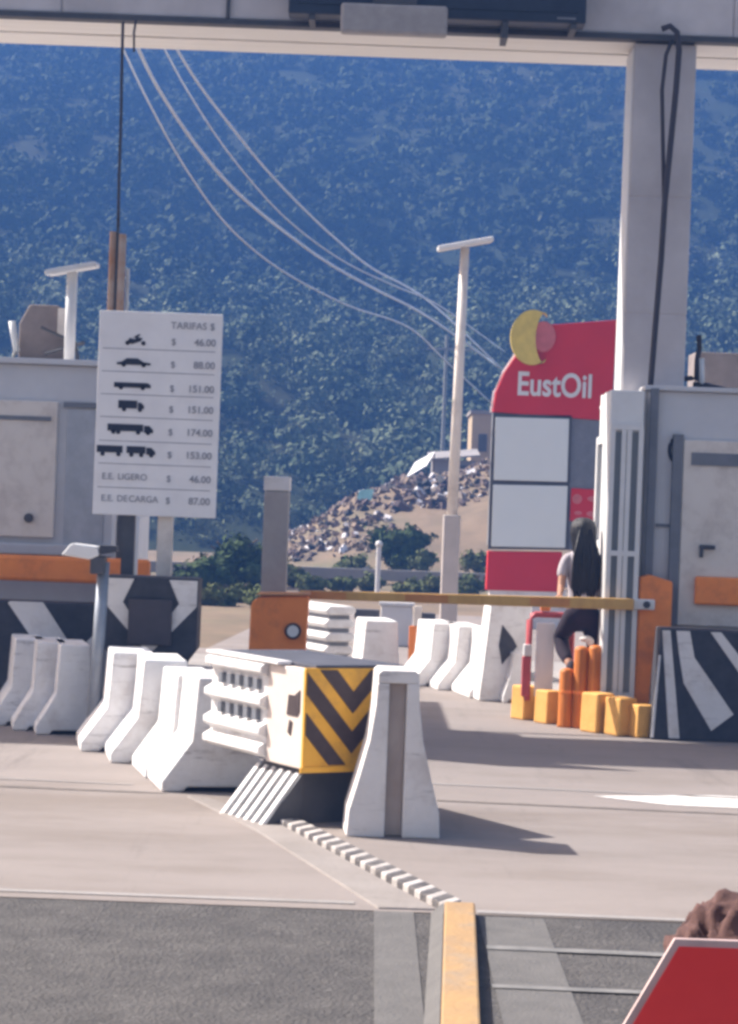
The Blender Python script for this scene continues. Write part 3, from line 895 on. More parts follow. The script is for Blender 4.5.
# orange rail and bumper walls in front of the left booth
q0, q1 = at(27, 555, 20.75), at(27, 581, 20.75)
zc, rr = (q0.z + q1.z) / 2, (q0.z - q1.z) / 2
xe = at(150, 570, 20.75).x
orl = thing('orange_rail', 'thick horizontal orange rail across the front of the left booth', 'rail', (-4.6, 20.75, 0))
MB().prism([(0, zc - rr), (4.6 + xe, zc - rr), (4.6 + xe, zc + rr), (0, zc + rr)], -0.06, 0.06).build('beam', M['orange'], orl, bevel=0.035)
for x in (0.8, 2.5, 4.6 + xe - 0.2):
    MB().box(x - 0.05, x + 0.05, 0.062, 0.16, 0.2, zc + rr - 0.03).build('post', M['greyd'], orl)

def strip(pa, pb, wd):
    """2-D band between two points given as (x,z)"""
    a_, b_ = Vector(pa), Vector(pb)
    d_ = (b_ - a_).normalized()
    n_ = Vector((-d_.y, d_.x)) * wd / 2
    return [tuple(a_ - n_), tuple(b_ - n_), tuple(b_ + n_), tuple(a_ + n_)]

# left bumper wall (V of white on black) just left of the leaning post
q0, q1 = at(100, 604, 20.1), at(100, 740, 20.1)
bw = thing('bumper_wall', 'black bumper wall with a broad white V in front of the left booth', 'bumper wall', (q0.x, 20.1, 0), 0, 'painted bumper walls')
H_ = q0.z
MB().box(-1.55, 0, 0, 0.35, 0, H_).build('wall', M['black'], bw, bevel=0.02)
MB().prism([(-0.52, H_ - 0.004), (-0.20, H_ - 0.46), (-0.10, H_ - 0.34), (-0.002, H_ - 0.24), (-0.002, H_ - 0.95), (-0.36, H_ - 0.95), (-0.40, H_ - 0.62), (-0.84, H_ - 0.02), (-0.82, H_ - 0.004)][::-1], -0.010, 0.003).build('white_chevron', M['wconc'], bw)

# chevron block with plate under the tariff board
q0, q1 = at(105, 577, 18.7), at(199, 577, 18.7)
cbk = thing('bumper_block', 'black bumper block with white V and square plate under the tariff board', 'bumper block', ((q0.x + q1.x) / 2, 18.7, 0), 0, 'painted bumper walls')
hw = (q1.x - q0.x) / 2
zt_ = (q0.z + q1.z) / 2
MB().prism([(-hw + 0.10, 0.0), (hw - 0.10, 0.0), (hw - 0.10, zt_ - 0.74), (hw, zt_ - 0.60), (hw, zt_), (-hw, zt_), (-hw, zt_ - 0.60), (-hw + 0.10, zt_ - 0.74)], 0, 0.42).build('block', M['black'], cbk, bevel=0.015)
for sg in (-1, 1):
    pr = [(sg * (hw - 0.01), zt_ - 0.02), (sg * (hw - 0.25), zt_ - 0.02), (sg * (hw - 0.30 + 0.14), zt_ - 0.22), (0.0, zt_ - 0.56), (0.0, zt_ - 0.66), (sg * (hw - 0.01), zt_ - 0.24)]
    MB().prism(pr, -0.008, 0.003).build('white_bar', M['wconc'], cbk)
MB().box(-0.185, 0.185, -0.05, -0.009, zt_ - 0.58, zt_ - 0.19).build('plate', mat('dark_plate', (0.075, 0.065, 0.075), 0.6), cbk, bevel=0.01)

# right bumper wall with slanted stripes
q0, q1 = at(661, 628, 20.3), at(650, 741, 20.3)
rw = thing('bumper_wall', 'black bumper wall with slanted white stripes below the right booth', 'bumper wall', (q1.x, 20.3, 0), 0, 'painted bumper walls')
H_ = q0.z
MB().prism([(0, 0), (1.7, 0), (1.7, H_ - 0.05), (0.55, H_), (0.06, H_)], 0, 0.35).build('wall', M['black'], rw, bevel=0.015)
for pr in ([(0.004, 0.02), (0.03, 0.02), (0.07, H_ - 0.25), (0.05, H_ - 0.25)], [(0.17, 0.02), (0.27, 0.02), (0.15, H_ - 0.02), (0.075, H_ - 0.02)],
           [(0.205, H_ - 0.02), (0.235, H_ - 0.22), (0.29, H_ - 0.50), (0.56, 0.10), (0.76, 0.26), (0.38, H_ - 0.26), (0.33, H_ - 0.02)],
           [(0.52, H_ - 0.02), (0.62, H_ - 0.02), (0.95, H_ - 0.42), (0.86, H_ - 0.47)],
           [(0.95, 0.08), (1.10, 0.2), (1.45, H_ - 0.30), (1.32, H_ - 0.30)]):
    MB().prism(pr, -0.008, 0.003).build('white_stripe', M['wconc'], rw)

# ------------------------------------------------------------------ tariff board
Yb = 19.2
q0, q1, q2 = at(100, 310, Yb), at(223, 313.5, Yb), at(94, 514, Yb)
tb = thing('tariff_board', 'white tariff board listing vehicle types and prices on two posts', 'sign', ((q0.x + q1.x) / 2, Yb, 0))
BW, BH, zb = (q1.x - q0.x), (q0.z - q2.z), q2.z
u0 = -BW / 2
pxm = BW / 124.0
brd = MB().box(-BW / 2, BW / 2, 0, 0.05, zb, zb + BH).build('board', M['signw'], tb, bevel=0.006)
def bp(u, v):
    return u0 + u * pxm, zb + BH - v * pxm
MB().box(0.02 - 0.30, 0.10 - 0.30 + 0.03, 0.055, 0.15, 0.15, zb + BH - 0.1).build('post', M['dark'], tb)
MB().box(0.03, 0.16, 0.055, 0.18, 0.15, zb + BH - 0.1).build('post', M['cream'], tb, bevel=0.01)
ln = MB()
for v in (38, 61, 84, 107, 131, 154, 178):
    x, z = bp(4, v)
    ln.box(x, x + BW - 0.09, -0.002, 0.01, z - 0.004, z + 0.003)
ln.build('divider_lines', M['inkg'], tb)
x, z = bp(72, 16)
text('heading', 'TARIFAS $', 0.085, M['inkg'], tb, (x, -0.003, z))
price = ['46.00', '88.00', '151.00', '151.00', '174.00', '153.00', '46.00', '87.00']
vv = [29, 52, 76, 97, 120, 143, 167, 189]
for s_, v in zip(price, vv):
    x, z = bp(118, v + 3.4)
    text('price', s_, 0.085, M['inkg'] if v > 60 and v not in (167,) else M['inkg'], tb, (x, -0.003, z), align='RIGHT', bold=0.001)
    x, z = bp(73, v + 3.4)
    text('currency_mark', '$', 0.08, M['inkg'], tb, (x, -0.003, z))
for s_, u_, v in (('E.E.', 8, 167), ('LIGERO', 24, 167), ('E.E.', 8, 189), ('DE', 24, 189), ('CARGA', 36, 189)):
    x, z = bp(u_, v + 3)
    text('row_name', s_, 0.08, M['inkg'], tb, (x, -0.003, z), sx=0.95)
def wheel(mb, x, z, r=0.02):
    mb.prism([(x + r * math.cos(a * math.pi / 5), z + r * math.sin(a * math.pi / 5)) for a in range(10)], -0.006, 0.006)
def picto(name, u, v, boxes, wheels):
    cx_, cz_ = bp(u, v)
    mb = MB()
    for pr in boxes:
        mb.prism([(cx_ + a * pxm, cz_ + b_ * pxm) for a, b_ in pr], -0.006, 0.005)
    for a, b_ in wheels:
        wheel(mb, cx_ + a * pxm, cz_ + b_ * pxm)
    mb.build(name, M['ink'], tb)
picto('motorcycle_symbol', 37, 29, [[(-9, -3), (-3, -4), (5, -1), (7, 2), (2, 3), (-1, 1), (-6, 2)], [(1, 2), (5, 6), (3, 6), (-2, 3)]], [(-8, -3), (8, -3)])
picto('car_symbol', 36, 52, [[(-17, -2), (17, -2), (17, 0), (10, 1), (4, 4.5), (-7, 4.5), (-12, 1), (-17, 0)]], [(-10, -2), (10, -2)])
picto('bus_symbol', 35, 75, [[(-18, -2), (19, -2), (19, 1), (16, 3), (-18, 3)]], [(-11, -2), (11, -2)])
picto('truck_symbol', 36, 96, [[(-14, -2), (5, -2), (5, 6), (-14, 6)], [(6, -2), (12, -2), (12, 1), (9, 4), (6, 4)]], [(-8, -3), (8, -3)])
picto('lorry_symbol', 35, 119, [[(-23, -2), (13, -2), (13, 5), (-23, 5)], [(14, -3), (23, -3), (23, 0), (19, 4), (14, 4)]], [(-17, -3), (-12, -3), (8, -3), (18, -3)])
picto('double_trailer_symbol', 33, 142, [[(-31, -1), (-5, -1), (-5, 6), (-31, 6)], [(-1, -1), (18, -1), (18, 6), (-1, 6)], [(19, -2), (28, -2), (28, 1), (24, 5), (19, 5)]], [(-25, -2.5), (-9, -2.5), (4, -2.5), (14, -2.5), (24, -2.5)])

# thin white post, card reader post
q0, q1 = at(92, 738, 18.4), at(104, 562, 18.4)
rd = thing('reader_post', 'leaning grey post with a hooded dark camera left of the white barriers', 'post', (q0.x, 18.4, 0))
dxp = q1.x - q0.x
MB().tube([(0, 0, 0), (dxp, 0, q1.z)], [0.06, 0.05], 10).build('shaft', mat('galv_post', (0.30, 0.33, 0.38), 0.5, metal=0.3), rd, smooth=True)
MB().box(dxp - 0.10, dxp + 0.02, -0.14, 0.06, q1.z - 0.10, q1.z + 0.05).build('camera_case', M['dark'], rd, bevel=0.015)
MB().prism([(dxp - 0.34, q1.z + 0.05), (dxp - 0.10, q1.z + 0.02), (dxp - 0.02, q1.z + 0.06), (dxp - 0.04, q1.z + 0.13), (dxp - 0.26, q1.z + 0.15)], -0.16, 0.08).build('hood', M['wmetal'], rd, bevel=0.015)
MB().prism([(dxp - 0.04, q1.z + 0.06), (dxp + 0.12, q1.z + 0.09), (dxp + 0.11, q1.z + 0.14), (dxp - 0.02, q1.z + 0.14)], -0.15, 0.06).build('visor', M['black'], rd)
MB().box(-0.09, 0.09, -0.09, 0.09, 0, 0.03).build('base_plate', M['dark'], rd)
q0, q1 = at(134, 575, 20.5), at(135, 515, 20.5)
o = MB().tube([(q0.x, 20.5, 0.2), (q0.x, 20.5, q1.z + 0.5)], 0.03, 8).build('white_pipe', M['wmetal'], smooth=True)
tag(o, 'thin white pipe standing behind the tariff board near the booth corner', 'pipe')
q0 = at(125, 575, 20.8)
o = MB().prism([(-0.10, 0.2), (0.06, 0.2), (0.07, 2.0), (0.02, 2.25), (-0.06, 2.2), (-0.1, 1.8)], 0, 0.12).build('dark_cabinet', M['dark'], loc=(q0.x + 0.0, 20.8, 0), bevel=0.02)
tag(o, 'narrow dark cabinet glimpsed below the tariff board beside the left booth', 'cabinet')

# ------------------------------------------------------------------ concrete barriers
def jersey_prof(hwb, hwt, H, toe=0.30):
    ht_ = hwt + 0.03
    return [(-hwb, 0), (-hwb * 0.62, 0), (-hwb * 0.55, 0.035), (hwb * 0.55, 0.035), (hwb * 0.62, 0), (hwb, 0), (hwb, 0.075), (ht_, toe), (hwt, H), (-hwt, H), (-ht_, toe), (-hwb, 0.075)]

def make_barrier(label, loc, rotz, group, Lg=0.80, H=0.80, hwb=0.40, hwt=0.165, toe=0.36):
    t = thing('concrete_barrier', label, 'barrier', loc, rotz, group)
    MB().prism(jersey_prof(hwb, hwt, H, toe), 0, Lg).build('body', M['white'], t, bevel=0.015)
    return t
G1 = 'white concrete barriers in the sunlit row'
b0 = make_barrier('white concrete barrier beside the leaning grey post, farthest back of the sunlit row', (-1.84, 17.65, 0), R(10), G1)
dup(b0, (-1.52, 16.95, 0), R(10), 'white concrete barrier second from the leaning grey post in the sunlit row')
dup(b0, (-1.20, 16.10, 0), R(13), 'white concrete barrier third from the leaning grey post, lower than its neighbours', (0.92, 1, 0.95))
dup(b0, (-0.98, 15.38, 0), R(13), 'white concrete barrier directly behind the rails of the crash cushion')
G2 = 'white concrete barriers shaded by the left booth'
for (px, py, lab, rz) in ((70, 735, 'shaded white concrete barrier touching the leaning grey post on its left', 12), (47, 731, 'middle shaded white concrete barrier below the white V wall', 12), (25, 726, 'shaded white concrete barrier at the left edge of the view', 12)):
    g = grd(px, py)
    o = dup(b0, (g.x + 0.02, g.y, 0), R(rz), lab, (0.78, 1, 0.96))
    o['group'] = G2
G3 = 'white concrete barriers beside the far lane'
for (px, py, lab) in ((445, 687, 'far white concrete barrier next to the narrow orange board'), (470, 691, 'far white concrete barrier in the middle of the three right of the front barrier'), (503, 699, 'far white concrete barrier below the block with the black arrow')):
    g = grd(px, py)
    o = dup(b0, (g.x, g.y, 0), R(10), lab, (0.95, 1.2, 0.92))
    o['group'] = G3
g = grd(384, 672)
make_barrier('square white barrier behind the crash cushion, lit on its left edge', (g.x - 0.05, g.y, 0), R(8), G3, 0.9, 0.64, 0.25, 0.20, 0.2)

# front barrier with slot
t = thing('concrete_barrier', 'tall pale concrete barrier with a slotted end, in front of the chevron plate', 'barrier', (at(393, 838, 13.55).x, 13.55, 0), R(4), 'slotted barrier')
del t['group']
Hh = 1.03
def hwz(z):
    pts_ = [(0.0, 0.290), (0.16, 0.280), (0.36, 0.225), (0.60, 0.165), (0.82, 0.135), (Hh, 0.125)]
    for (a_, b_), (c_, d_) in zip(pts_, pts_[1:]):
        if z <= c_:
            return b_ + (d_ - b_) * (z - a_) / (c_ - a_)
    return pts_[-1][1]
zsamp = [0, 0.08, 0.16, 0.26, 0.36, 0.48, 0.60, 0.71, 0.82, 0.92, Hh - 0.02]
right = [(hwz(z), z) for z in zsamp] + [(hwz(Hh) - 0.02, Hh)]
full = right + [(-x, z) for x, z in right[::-1]]
fb = MB().prism(full, 0.07, 0.42)
sl_ = 0.055
zc0 = Hh - 0.08
low = [(hwz(z), z) for z in zsamp if z < zc0 - 0.02] + [(hwz(zc0), zc0)]
halfR = [(sl_, 0)] + low + [(sl_, zc0)]
up = [(hwz(zc0), zc0 + 0.0005), (hwz(Hh - 0.02), Hh - 0.02), (hwz(Hh) - 0.02, Hh)]
fb.prism(halfR, 0, 0.072)
fb.prism([(-x, z) for x, z in halfR[::-1]], 0, 0.072)
fb.prism(up + [(-x, z) for x, z in up[::-1]], 0, 0.072)
fb.build('body', M['wconc'], t, bevel=0.008)
MB().box(-0.05, 0.05, 0.055, 0.069, 0.01, Hh - 0.085).build('slot_back', mat('brown_slot', (0.46, 0.39, 0.355), 0.85, (0.34, 0.275, 0.245), 3, 0.5), t)  # back of the slot, coloured a darker grey-brown than the barrier

# ------------------------------------------------------------------ crash cushion
q0 = at(300, 770, 13.9)
rot = R(30)
zb0, zt0 = q0.z, 1.0
wid = 0.70
fc = Vector((q0.x, 13.9)) + Vector((math.cos(rot), math.sin(rot))) * wid / 2
cc = thing('crash_cushion', 'white railed crash cushion with a yellow and black chevron plate in front', 'crash cushion', (fc.x, fc.y, 0), rot)
h2 = wid / 2
# chevron plate
pt = MB().box(-h2, h2, -0.03, 0.0, zb0, zt0).build('chevron_plate', M['yellow'], cc, bevel=0.006)
hh = zt0 - zb0
def vband(zv, wd):
    """V band: vertex at (0, zv) (upper edge), arms rising 45 degrees, clipped to the plate"""
    def clip(poly):
        def half(poly, f):
            out = []
            for i in range(len(poly)):
                a_, b_ = poly[i], poly[(i + 1) % len(poly)]
                fa_, fb_ = f(a_), f(b_)
                if fa_ >= 0:
                    out.append(a_)
                if fa_ * fb_ < 0:
                    t_ = fa_ / (fa_ - fb_)
                    out.append((a_[0] + (b_[0] - a_[0]) * t_, a_[1] + (b_[1] - a_[1]) * t_))
            return out
        e = 0.012
        for f in (lambda p: p[0] + h2 - e, lambda p: h2 - e - p[0], lambda p: p[1] - zb0 - 0.03, lambda p: zt0 - e - p[1]):
            poly = half(poly, f)
            if len(poly) < 3:
                return None
        return poly
    r_ = []
    s45 = 1.12
    for sg in (-1, 1):
        poly = [(0, zv), (sg * 2, zv + 2 * s45), (sg * 2, zv + 2 * s45 - wd), (0, zv - wd)]
        c_ = clip(poly)
        if c_:
            r_.append(c_)
    return r_
ch = MB()
for zv in (zt0 - 0.15, zt0 - 0.405, zt0 - 0.66):
    for poly in vband(zv, 0.14):
        ch.prism(poly, -0.036, -0.0295)
ch.build('chevrons', M['brownblk'], pt)
MB().prism([(-h2 - 0.02, zb0 - 0.015), (h2 + 0.02, zb0 - 0.015), (h2 + 0.02, zb0 + 0.02), (-h2 - 0.02, zb0 + 0.02)], -0.045, -0.031).build('rim', M['yellow'], pt)
# nose box and rails
nb = MB().box(-h2 + 0.01, h2 - 0.01, 0.002, 0.50, zb0, zt0 - 0.01).build('nose_box', mat('warm_white_sheet', (0.72, 0.63, 0.57), 0.5, (0.66, 0.57, 0.51), 3, 0.5), cc, bevel=0.01)
MB().prism([(0.26, zb0 + 0.33), (0.40, zb0 + 0.33), (0.43, zb0 + 0.36), (0.43, zb0 + 0.50), (0.36, zb0 + 0.46), (0.28, zb0 + 0.46)], -0.006, 0.004).build('mark', M['brownblk'], nb, loc=(-h2 + 0.01, 0.48, 0), rotz=-math.pi / 2)
MB().prism([(0.28, zb0 + 0.22), (0.32, zb0 + 0.20), (0.34, zb0 + 0.29), (0.30, zb0 + 0.30)], -0.006, 0.004).build('mark', M['brownblk'], nb, loc=(-h2 + 0.01, 0.48, 0), rotz=-math.pi / 2)
for sg in (-1, 1):
    rl = MB()
    for zc_ in (zt0 - 0.05, zt0 - 0.26, zt0 - 0.45, zb0 + 0.07):
        x0_, x1_ = sg * (h2 - 0.02), sg * (h2 + 0.045)
        prof = [(x0_, zc_ - 0.055), (x1_, zc_ - 0.022), (x1_, zc_ + 0.022), (x0_, zc_ + 0.055)]
        rl.prism(prof, 0.50, 1.34)
    rl.box(min(sg * (h2 - 0.035), sg * (h2 - 0.015)), max(sg * (h2 - 0.035), sg * (h2 - 0.015)), 0.502, 1.34, zb0 + 0.02, zt0 - 0.02)
    rl.build('side_rails', M['white'], cc, bevel=0.008)
    for zc_ in (zt0 - 0.155, zt0 - 0.355):
        for j in range(5):
            y_ = 0.60 + j * 0.13
            MB().box(min(sg * (h2 - 0.014), sg * (h2 + 0.02)), max(sg * (h2 - 0.014), sg * (h2 + 0.02)), y_, y_ + 0.055, zc_ - 0.035, zc_ + 0.035).build('rail_block', M['greyd'], cc)
MB().box(-h2 + 0.03, h2 - 0.03, 0.505, 1.33, zb0 + 0.05, zt0 - 0.06).build('inner_frame', M['greyd'], cc)
MB().box(-h2 + 0.08, h2 + 0.03, -0.02, 1.36, zt0 - 0.006, zt0 + 0.018).build('top_cover', mat('slate_cover', (0.055, 0.06, 0.08), 0.75, (0.085, 0.09, 0.115), 3, 0.5), cc, bevel=0.006)
MB().box(-h2 - 0.03, -h2 + 0.076, 0.30, 1.36, zt0 - 0.004, zt0 + 0.02).build('top_rail', M['white'], cc, bevel=0.006)
MB().box(-h2 + 0.06, h2 - 0.05, 0.10, 0.62, 0.0, zb0 - 0.004).build('shade_block', M['dark'], cc)  # dark block stands in for the shade beneath the raised nose box
MB().prism([(-h2 - 0.20, 0.0), (-h2 + 0.055, 0.0), (-h2 + 0.055, zb0 - 0.03)], 0.06, 0.66).build('skirt', M['dark'], cc)
fn = MB()
for j in range(6):
    y_ = 0.09 + j * 0.108
    fn.add([(-h2 - 0.235, y_ - 0.03, 0.0), (-h2 - 0.235, y_ + 0.015, 0.0), (-h2 + 0.045, y_ + 0.045, zb0 - 0.03), (-h2 + 0.045, y_, zb0 - 0.03),
            (-h2 - 0.20, y_ - 0.03, 0.0), (-h2 - 0.20, y_ + 0.015, 0.0), (-h2 + 0.06, y_ + 0.045, zb0 - 0.05), (-h2 + 0.06, y_, zb0 - 0.05)],
           [(0, 1, 2, 3), (7, 6, 5, 4), (0, 4, 5, 1), (1, 5, 6, 2), (2, 6, 7, 3), (3, 7, 4, 0)])
fn.build('skirt_fins', M['white'], cc)

# ------------------------------------------------------------------ gate arm, housings, concrete post
q0 = at(656, 590, 21.05)
gh = thing('gate_housing', 'tall orange gate housing beside the right booth with its long brownish arm lowered', 'gate housing', (q0.x, 21.05, 0), 0, 'orange gate housings')
a_ = at(640, 574, 21.05).x - q0.x
b_ = at(673, 585, 21.05).x - q0.x
c_ = at(656, 578, 21.05).z
MB().prism([(a_ - 0.03, 0.05), (a_ + 0.14, 0.05), (a_ + 0.16, 0.62), (b_, 0.92), (b_, c_ - 0.03), (a_ + 0.10, c_ + 0.03), (a_, c_)], 0, 0.22).build('cabinet', M['orange'], gh, bevel=0.02)
p0, p1 = at(628, 604, 20.98), at(655, 605, 20.98)
MB().box(p0.x - q0.x, p1.x - q0.x, -0.07, -0.002, p0.z - 0.05, p0.z + 0.05).build('arm_clamp', M['wmetal'], gh, bevel=0.012)
MB().tube([(p1.x - q0.x - 0.08, -0.09, p0.z), (p1.x - q0.x - 0.08, 0.05, p0.z)], 0.035, 10).build('pivot', M['dark'], gh)
off = Vector((p0.x - q0.x, -0.11, p0.z))
e1 = at(300, 594.5, 20.94)
Lx = e1.x - p0.x
dz = e1.z - p0.z
ga = MB().add([(0.05, -0.03, -0.055), (0.05, 0.03, -0.055), (0.05, 0.03, 0.055), (0.05, -0.03, 0.055), (Lx, -0.025, dz - 0.04), (Lx, 0.025, dz - 0.04), (Lx, 0.025, dz + 0.04), (Lx, -0.025, dz + 0.04)],
         [(0, 1, 2, 3), (7, 6, 5, 4), (0, 4, 5, 1), (1, 5, 6, 2), (2, 6, 7, 3), (3, 7, 4, 0)]).build('gate_arm', M['armwood'], gh, bevel=0.01, loc=off)
for k_, (f0, f1) in enumerate(((0.86, 0.985), (0.55, 0.68), (0.18, 0.30))):
    MB().box(Lx * f1, Lx * f0, -0.034, -0.030 + 0.002, dz * (f0 + f1) / 2 - 0.036, dz * (f0 + f1) / 2 + 0.036).build('reflector_strip', M['armred'], ga)

q0, q1 = at(249, 600, 20.7), at(309, 596, 20.7)
og = thing('gate_housing', 'orange gate housing with a round white lamp, left end of the lowered arm', 'gate housing', (q0.x, 20.7, 0.22), 0, 'orange gate housings')
W_ = q1.x - q0.x
T_ = q1.z - 0.22
prof = [(0, -0.2), (W_ - 0.03, -0.2), (W_, T_)] + [(0.14 * 1.0 + 0.0 - 0.14 * math.sin(a) + 0.02, T_ - 0.10 + 0.10 * math.cos(a) - 0.02) for a in [0, 0.3, 0.6, 0.9, 1.2, 1.5]]
MB().prism(prof, 0, 0.30).build('cabinet', M['orange'], og, bevel=0.02)
MB().prism([(0.06, T_ - 0.01), (W_ + 0.01, T_ + 0.006), (W_ + 0.01, T_ + 0.03), (0.09, T_ + 0.012)], -0.02, 0.32).build('lid', mat('pale_orange', (0.72, 0.34, 0.16), 0.6), og)
lx_, lz_ = at(293, 631, 20.7).x - q0.x, at(293, 631, 20.7).z - 0.22
lm_ = MB().tube([(lx_, -0.05, lz_), (lx_, -0.002, lz_)], 0.055, 16).build('lamp', M['wmetal'], og, smooth=False)
MB().tube([(lx_, -0.035, lz_), (lx_, -0.002, lz_)], 0.078, 16).build('bezel', M['brownblk'], lm_)

q0, q1 = at(265, 476, 21.0), at(290, 476, 21.0)
cpst = thing('concrete_post', 'square pale concrete post standing behind the orange housing with the lamp', 'post', ((q0.x + q1.x) / 2, 21.0, 0.2))
hw = (q1.x - q0.x) / 2
T_ = q0.z - 0.2
MB().box(-hw, hw, 0.0, 2 * hw, 0, T_ - 0.14).build('shaft', M['pillar'] if False else mat('warm_concrete', (0.40, 0.37, 0.36), 0.85, (0.33, 0.30, 0.29), 4, 0.5, 0.2, 30), cpst, bevel=0.015)
MB().box(-hw - 0.006, hw + 0.006, -0.006, 2 * hw + 0.006, T_ - 0.137, T_).build('cap', M['wconc'], cpst, bevel=0.01)

# orange narrow board and white rail bundle behind the cushion
q0 = at(418, 606, 27.5)
ob = thing('orange_board', 'narrow orange board on a post among the far white barriers', 'marker board', (q0.x, 27.5, 0))
MB().box(-0.10, 0.10, 0, 0.04, 0.02, q0.z - 0.25).build('board', M['orange'], ob, bevel=0.01)
MB().box(-0.05, 0.05, -0.01, 0.05, q0.z - 0.248, q0.z).build('cap', M['cream'], ob, bevel=0.01)
q0 = at(340, 655, 25.5)
rbn = thing('rail_bundle', 'white ribbed crash cushion side seen behind the front cushion and left of the square barrier', 'crash cushion', (q0.x, 25.5, 0), R(25))
zt_ = at(340, 604, 25.5).z
rl = MB()
for j in range(4):
    zc_ = zt_ - 0.08 - j * 0.155
    rl.prism([(-0.15, zc_ - 0.05), (-0.20, zc_), (-0.15, zc_ + 0.055), (0.15, zc_ + 0.055), (0.20, zc_), (0.15, zc_ - 0.05)][::-1], 0.03 * (j % 2), 1.6)
rl.build('rails', M['white'], rbn, bevel=0.02)
MB().box(-0.13, 0.13, 0.06, 1.55, 0.05, zt_ - 0.05).build('core', M['greyd'], rbn)
for x in (-0.18, 0.18):
    MB().box(x - 0.04, x + 0.04, 0.2, 0.3, 0, 0.1).build('foot', M['dark'], rbn)
# blue-grey parked equipment trailers behind far barrier
q0 = at(396, 606, 33)
bc = thing('cable_cabinet', 'blue-grey roadside cabinet behind the square white barrier', 'cabinet', (q0.x, 33, 0))
MB().box(-0.22, 0.25, 0, 0.5, 0.0, q0.z).build('body', M['grey'], bc, bevel=0.02)
MB().box(-0.25, 0.28, -0.03, 0.53, q0.z + 0.003, q0.z + 0.05).build('lid', M['grey'], bc)
MB().box(0.27, 0.60, 0.1, 0.4, q0.z - 0.25, q0.z - 0.10).build('side_arm', M['dark'], bc)
MB().box(-0.62, -0.24, 0.1, 0.4, q0.z - 0.22, q0.z - 0.08).build('side_arm', M['dark'], bc)

# panel-topped pole
q0 = at(452, 515, 30)
q1 = at(465, 248, 30)
pp2 = thing('panel_antenna', 'tilted white flat panel on a tall pale pole left of the totem', 'antenna', (q0.x, 30, 0), 0, 'flat panel antennas')
bwid = (at(459, 520, 30).x - at(442, 520, 30).x) / 2
MB().box(-bwid, bwid, -bwid, bwid, 0, q0.z).build('base_column', mat('pinkish_concrete', (0.50, 0.45, 0.43), 0.85, (0.42, 0.38, 0.36), 3, 0.5), pp2, bevel=0.02)
MB().tube([(0.0, 0, q0.z + 0.002), (q1.x - q0.x, 0, q1.z)], [0.075, 0.06], 12).build('pole', M['cream'], pp2, smooth=True)
o = panel(pp2, 0.76, 0.5, R(-12), q1.z + 0.05, 0.07)
o.location.x = q1.x - q0.x

# ------------------------------------------------------------------ totem
Yt = 40.0
def T(px, py):
    p = at(px, py, Yt)
    return (p.x, p.z)
ox = at(550, 590, Yt).x
tt = thing('fuel_totem', 'tall red fuel station totem with crescent emblem and two blank pale panels', 'sign', (ox, Yt, 0))
def TP(lst):
    return [(T(a, b)[0] - ox, T(a, b)[1]) for a, b in lst]
xl, xr = TP([(490, 500)])[0][0], TP([(613, 450)])[0][0]
# header
hd = MB().prism(TP([(493, 412), (611, 421), (617, 320), (548, 325), (520, 350), (505, 372), (496, 392)]), -0.02, 0.38).build('header', M['red'], tt, bevel=0.01)
edge = TP([(493, 412), (496, 392), (505, 372), (520, 350)])
MB().tube([(x - 0.02, 0.18, z) for x, z in edge], 0.035, 6).build('edge_trim', M['wmetal'], hd)
p = TP([(516, 394.5)])[0]
tx = text('lettering', 'EustOil', 0.60, M['wmetal'], hd, (p[0], -0.03, p[1]), 0.012, 0.775, 0.012)
tx.rotation_euler.y = R(0.3)
# crescent
cxm, czm = TP([(532, 338)])[0]
Rm = 0.50
out = []
for i in range(29):
    a = R(50) + (R(310) - R(50)) * i / 28
    out.append((cxm + 0.40 * math.cos(a), czm + Rm * math.sin(a)))
inn = []
for i in range(29):
    a = R(310) - (R(310) - R(50)) * i / 28
    th = max(0.0, math.sin(math.pi * i / 28)) ** 1.15 * 0.98 + 0.004
    inn.append((cxm + 0.40 * math.cos(a) + 0.46 * th, czm + Rm * math.sin(a) * (1 - 0.25 * th)))
inn = inn[::-1]
cm = MB()
nn_ = len(out)
cm.add([(x, y, z) for y in (-0.16, -0.025) for l_ in (out, inn) for x, z in l_],
       [f for i in range(nn_ - 1) for f in ((i, i + 1, nn_ + i + 1, nn_ + i), (2 * nn_ + i, 3 * nn_ + i, 3 * nn_ + i + 1, 2 * nn_ + i + 1), (i, 2 * nn_ + i, 2 * nn_ + i + 1, i + 1), (nn_ + i, nn_ + i + 1, 3 * nn_ + i + 1, 3 * nn_ + i))]
       + [(0, nn_, 3 * nn_, 2 * nn_), (nn_ - 1, 3 * nn_ - 1, 4 * nn_ - 1, 2 * nn_ - 1)])
cm.build('crescent', M['moon'], hd)
pc = TP([(543, 337)])[0]
MB().prism([(pc[0] + 0.225 * math.cos(a * math.pi / 12), pc[1] + 0.28 * math.sin(a * math.pi / 12)) for a in range(24)], -0.09, -0.022).build('pink_disc', M['pink'], hd, bevel=0.01)
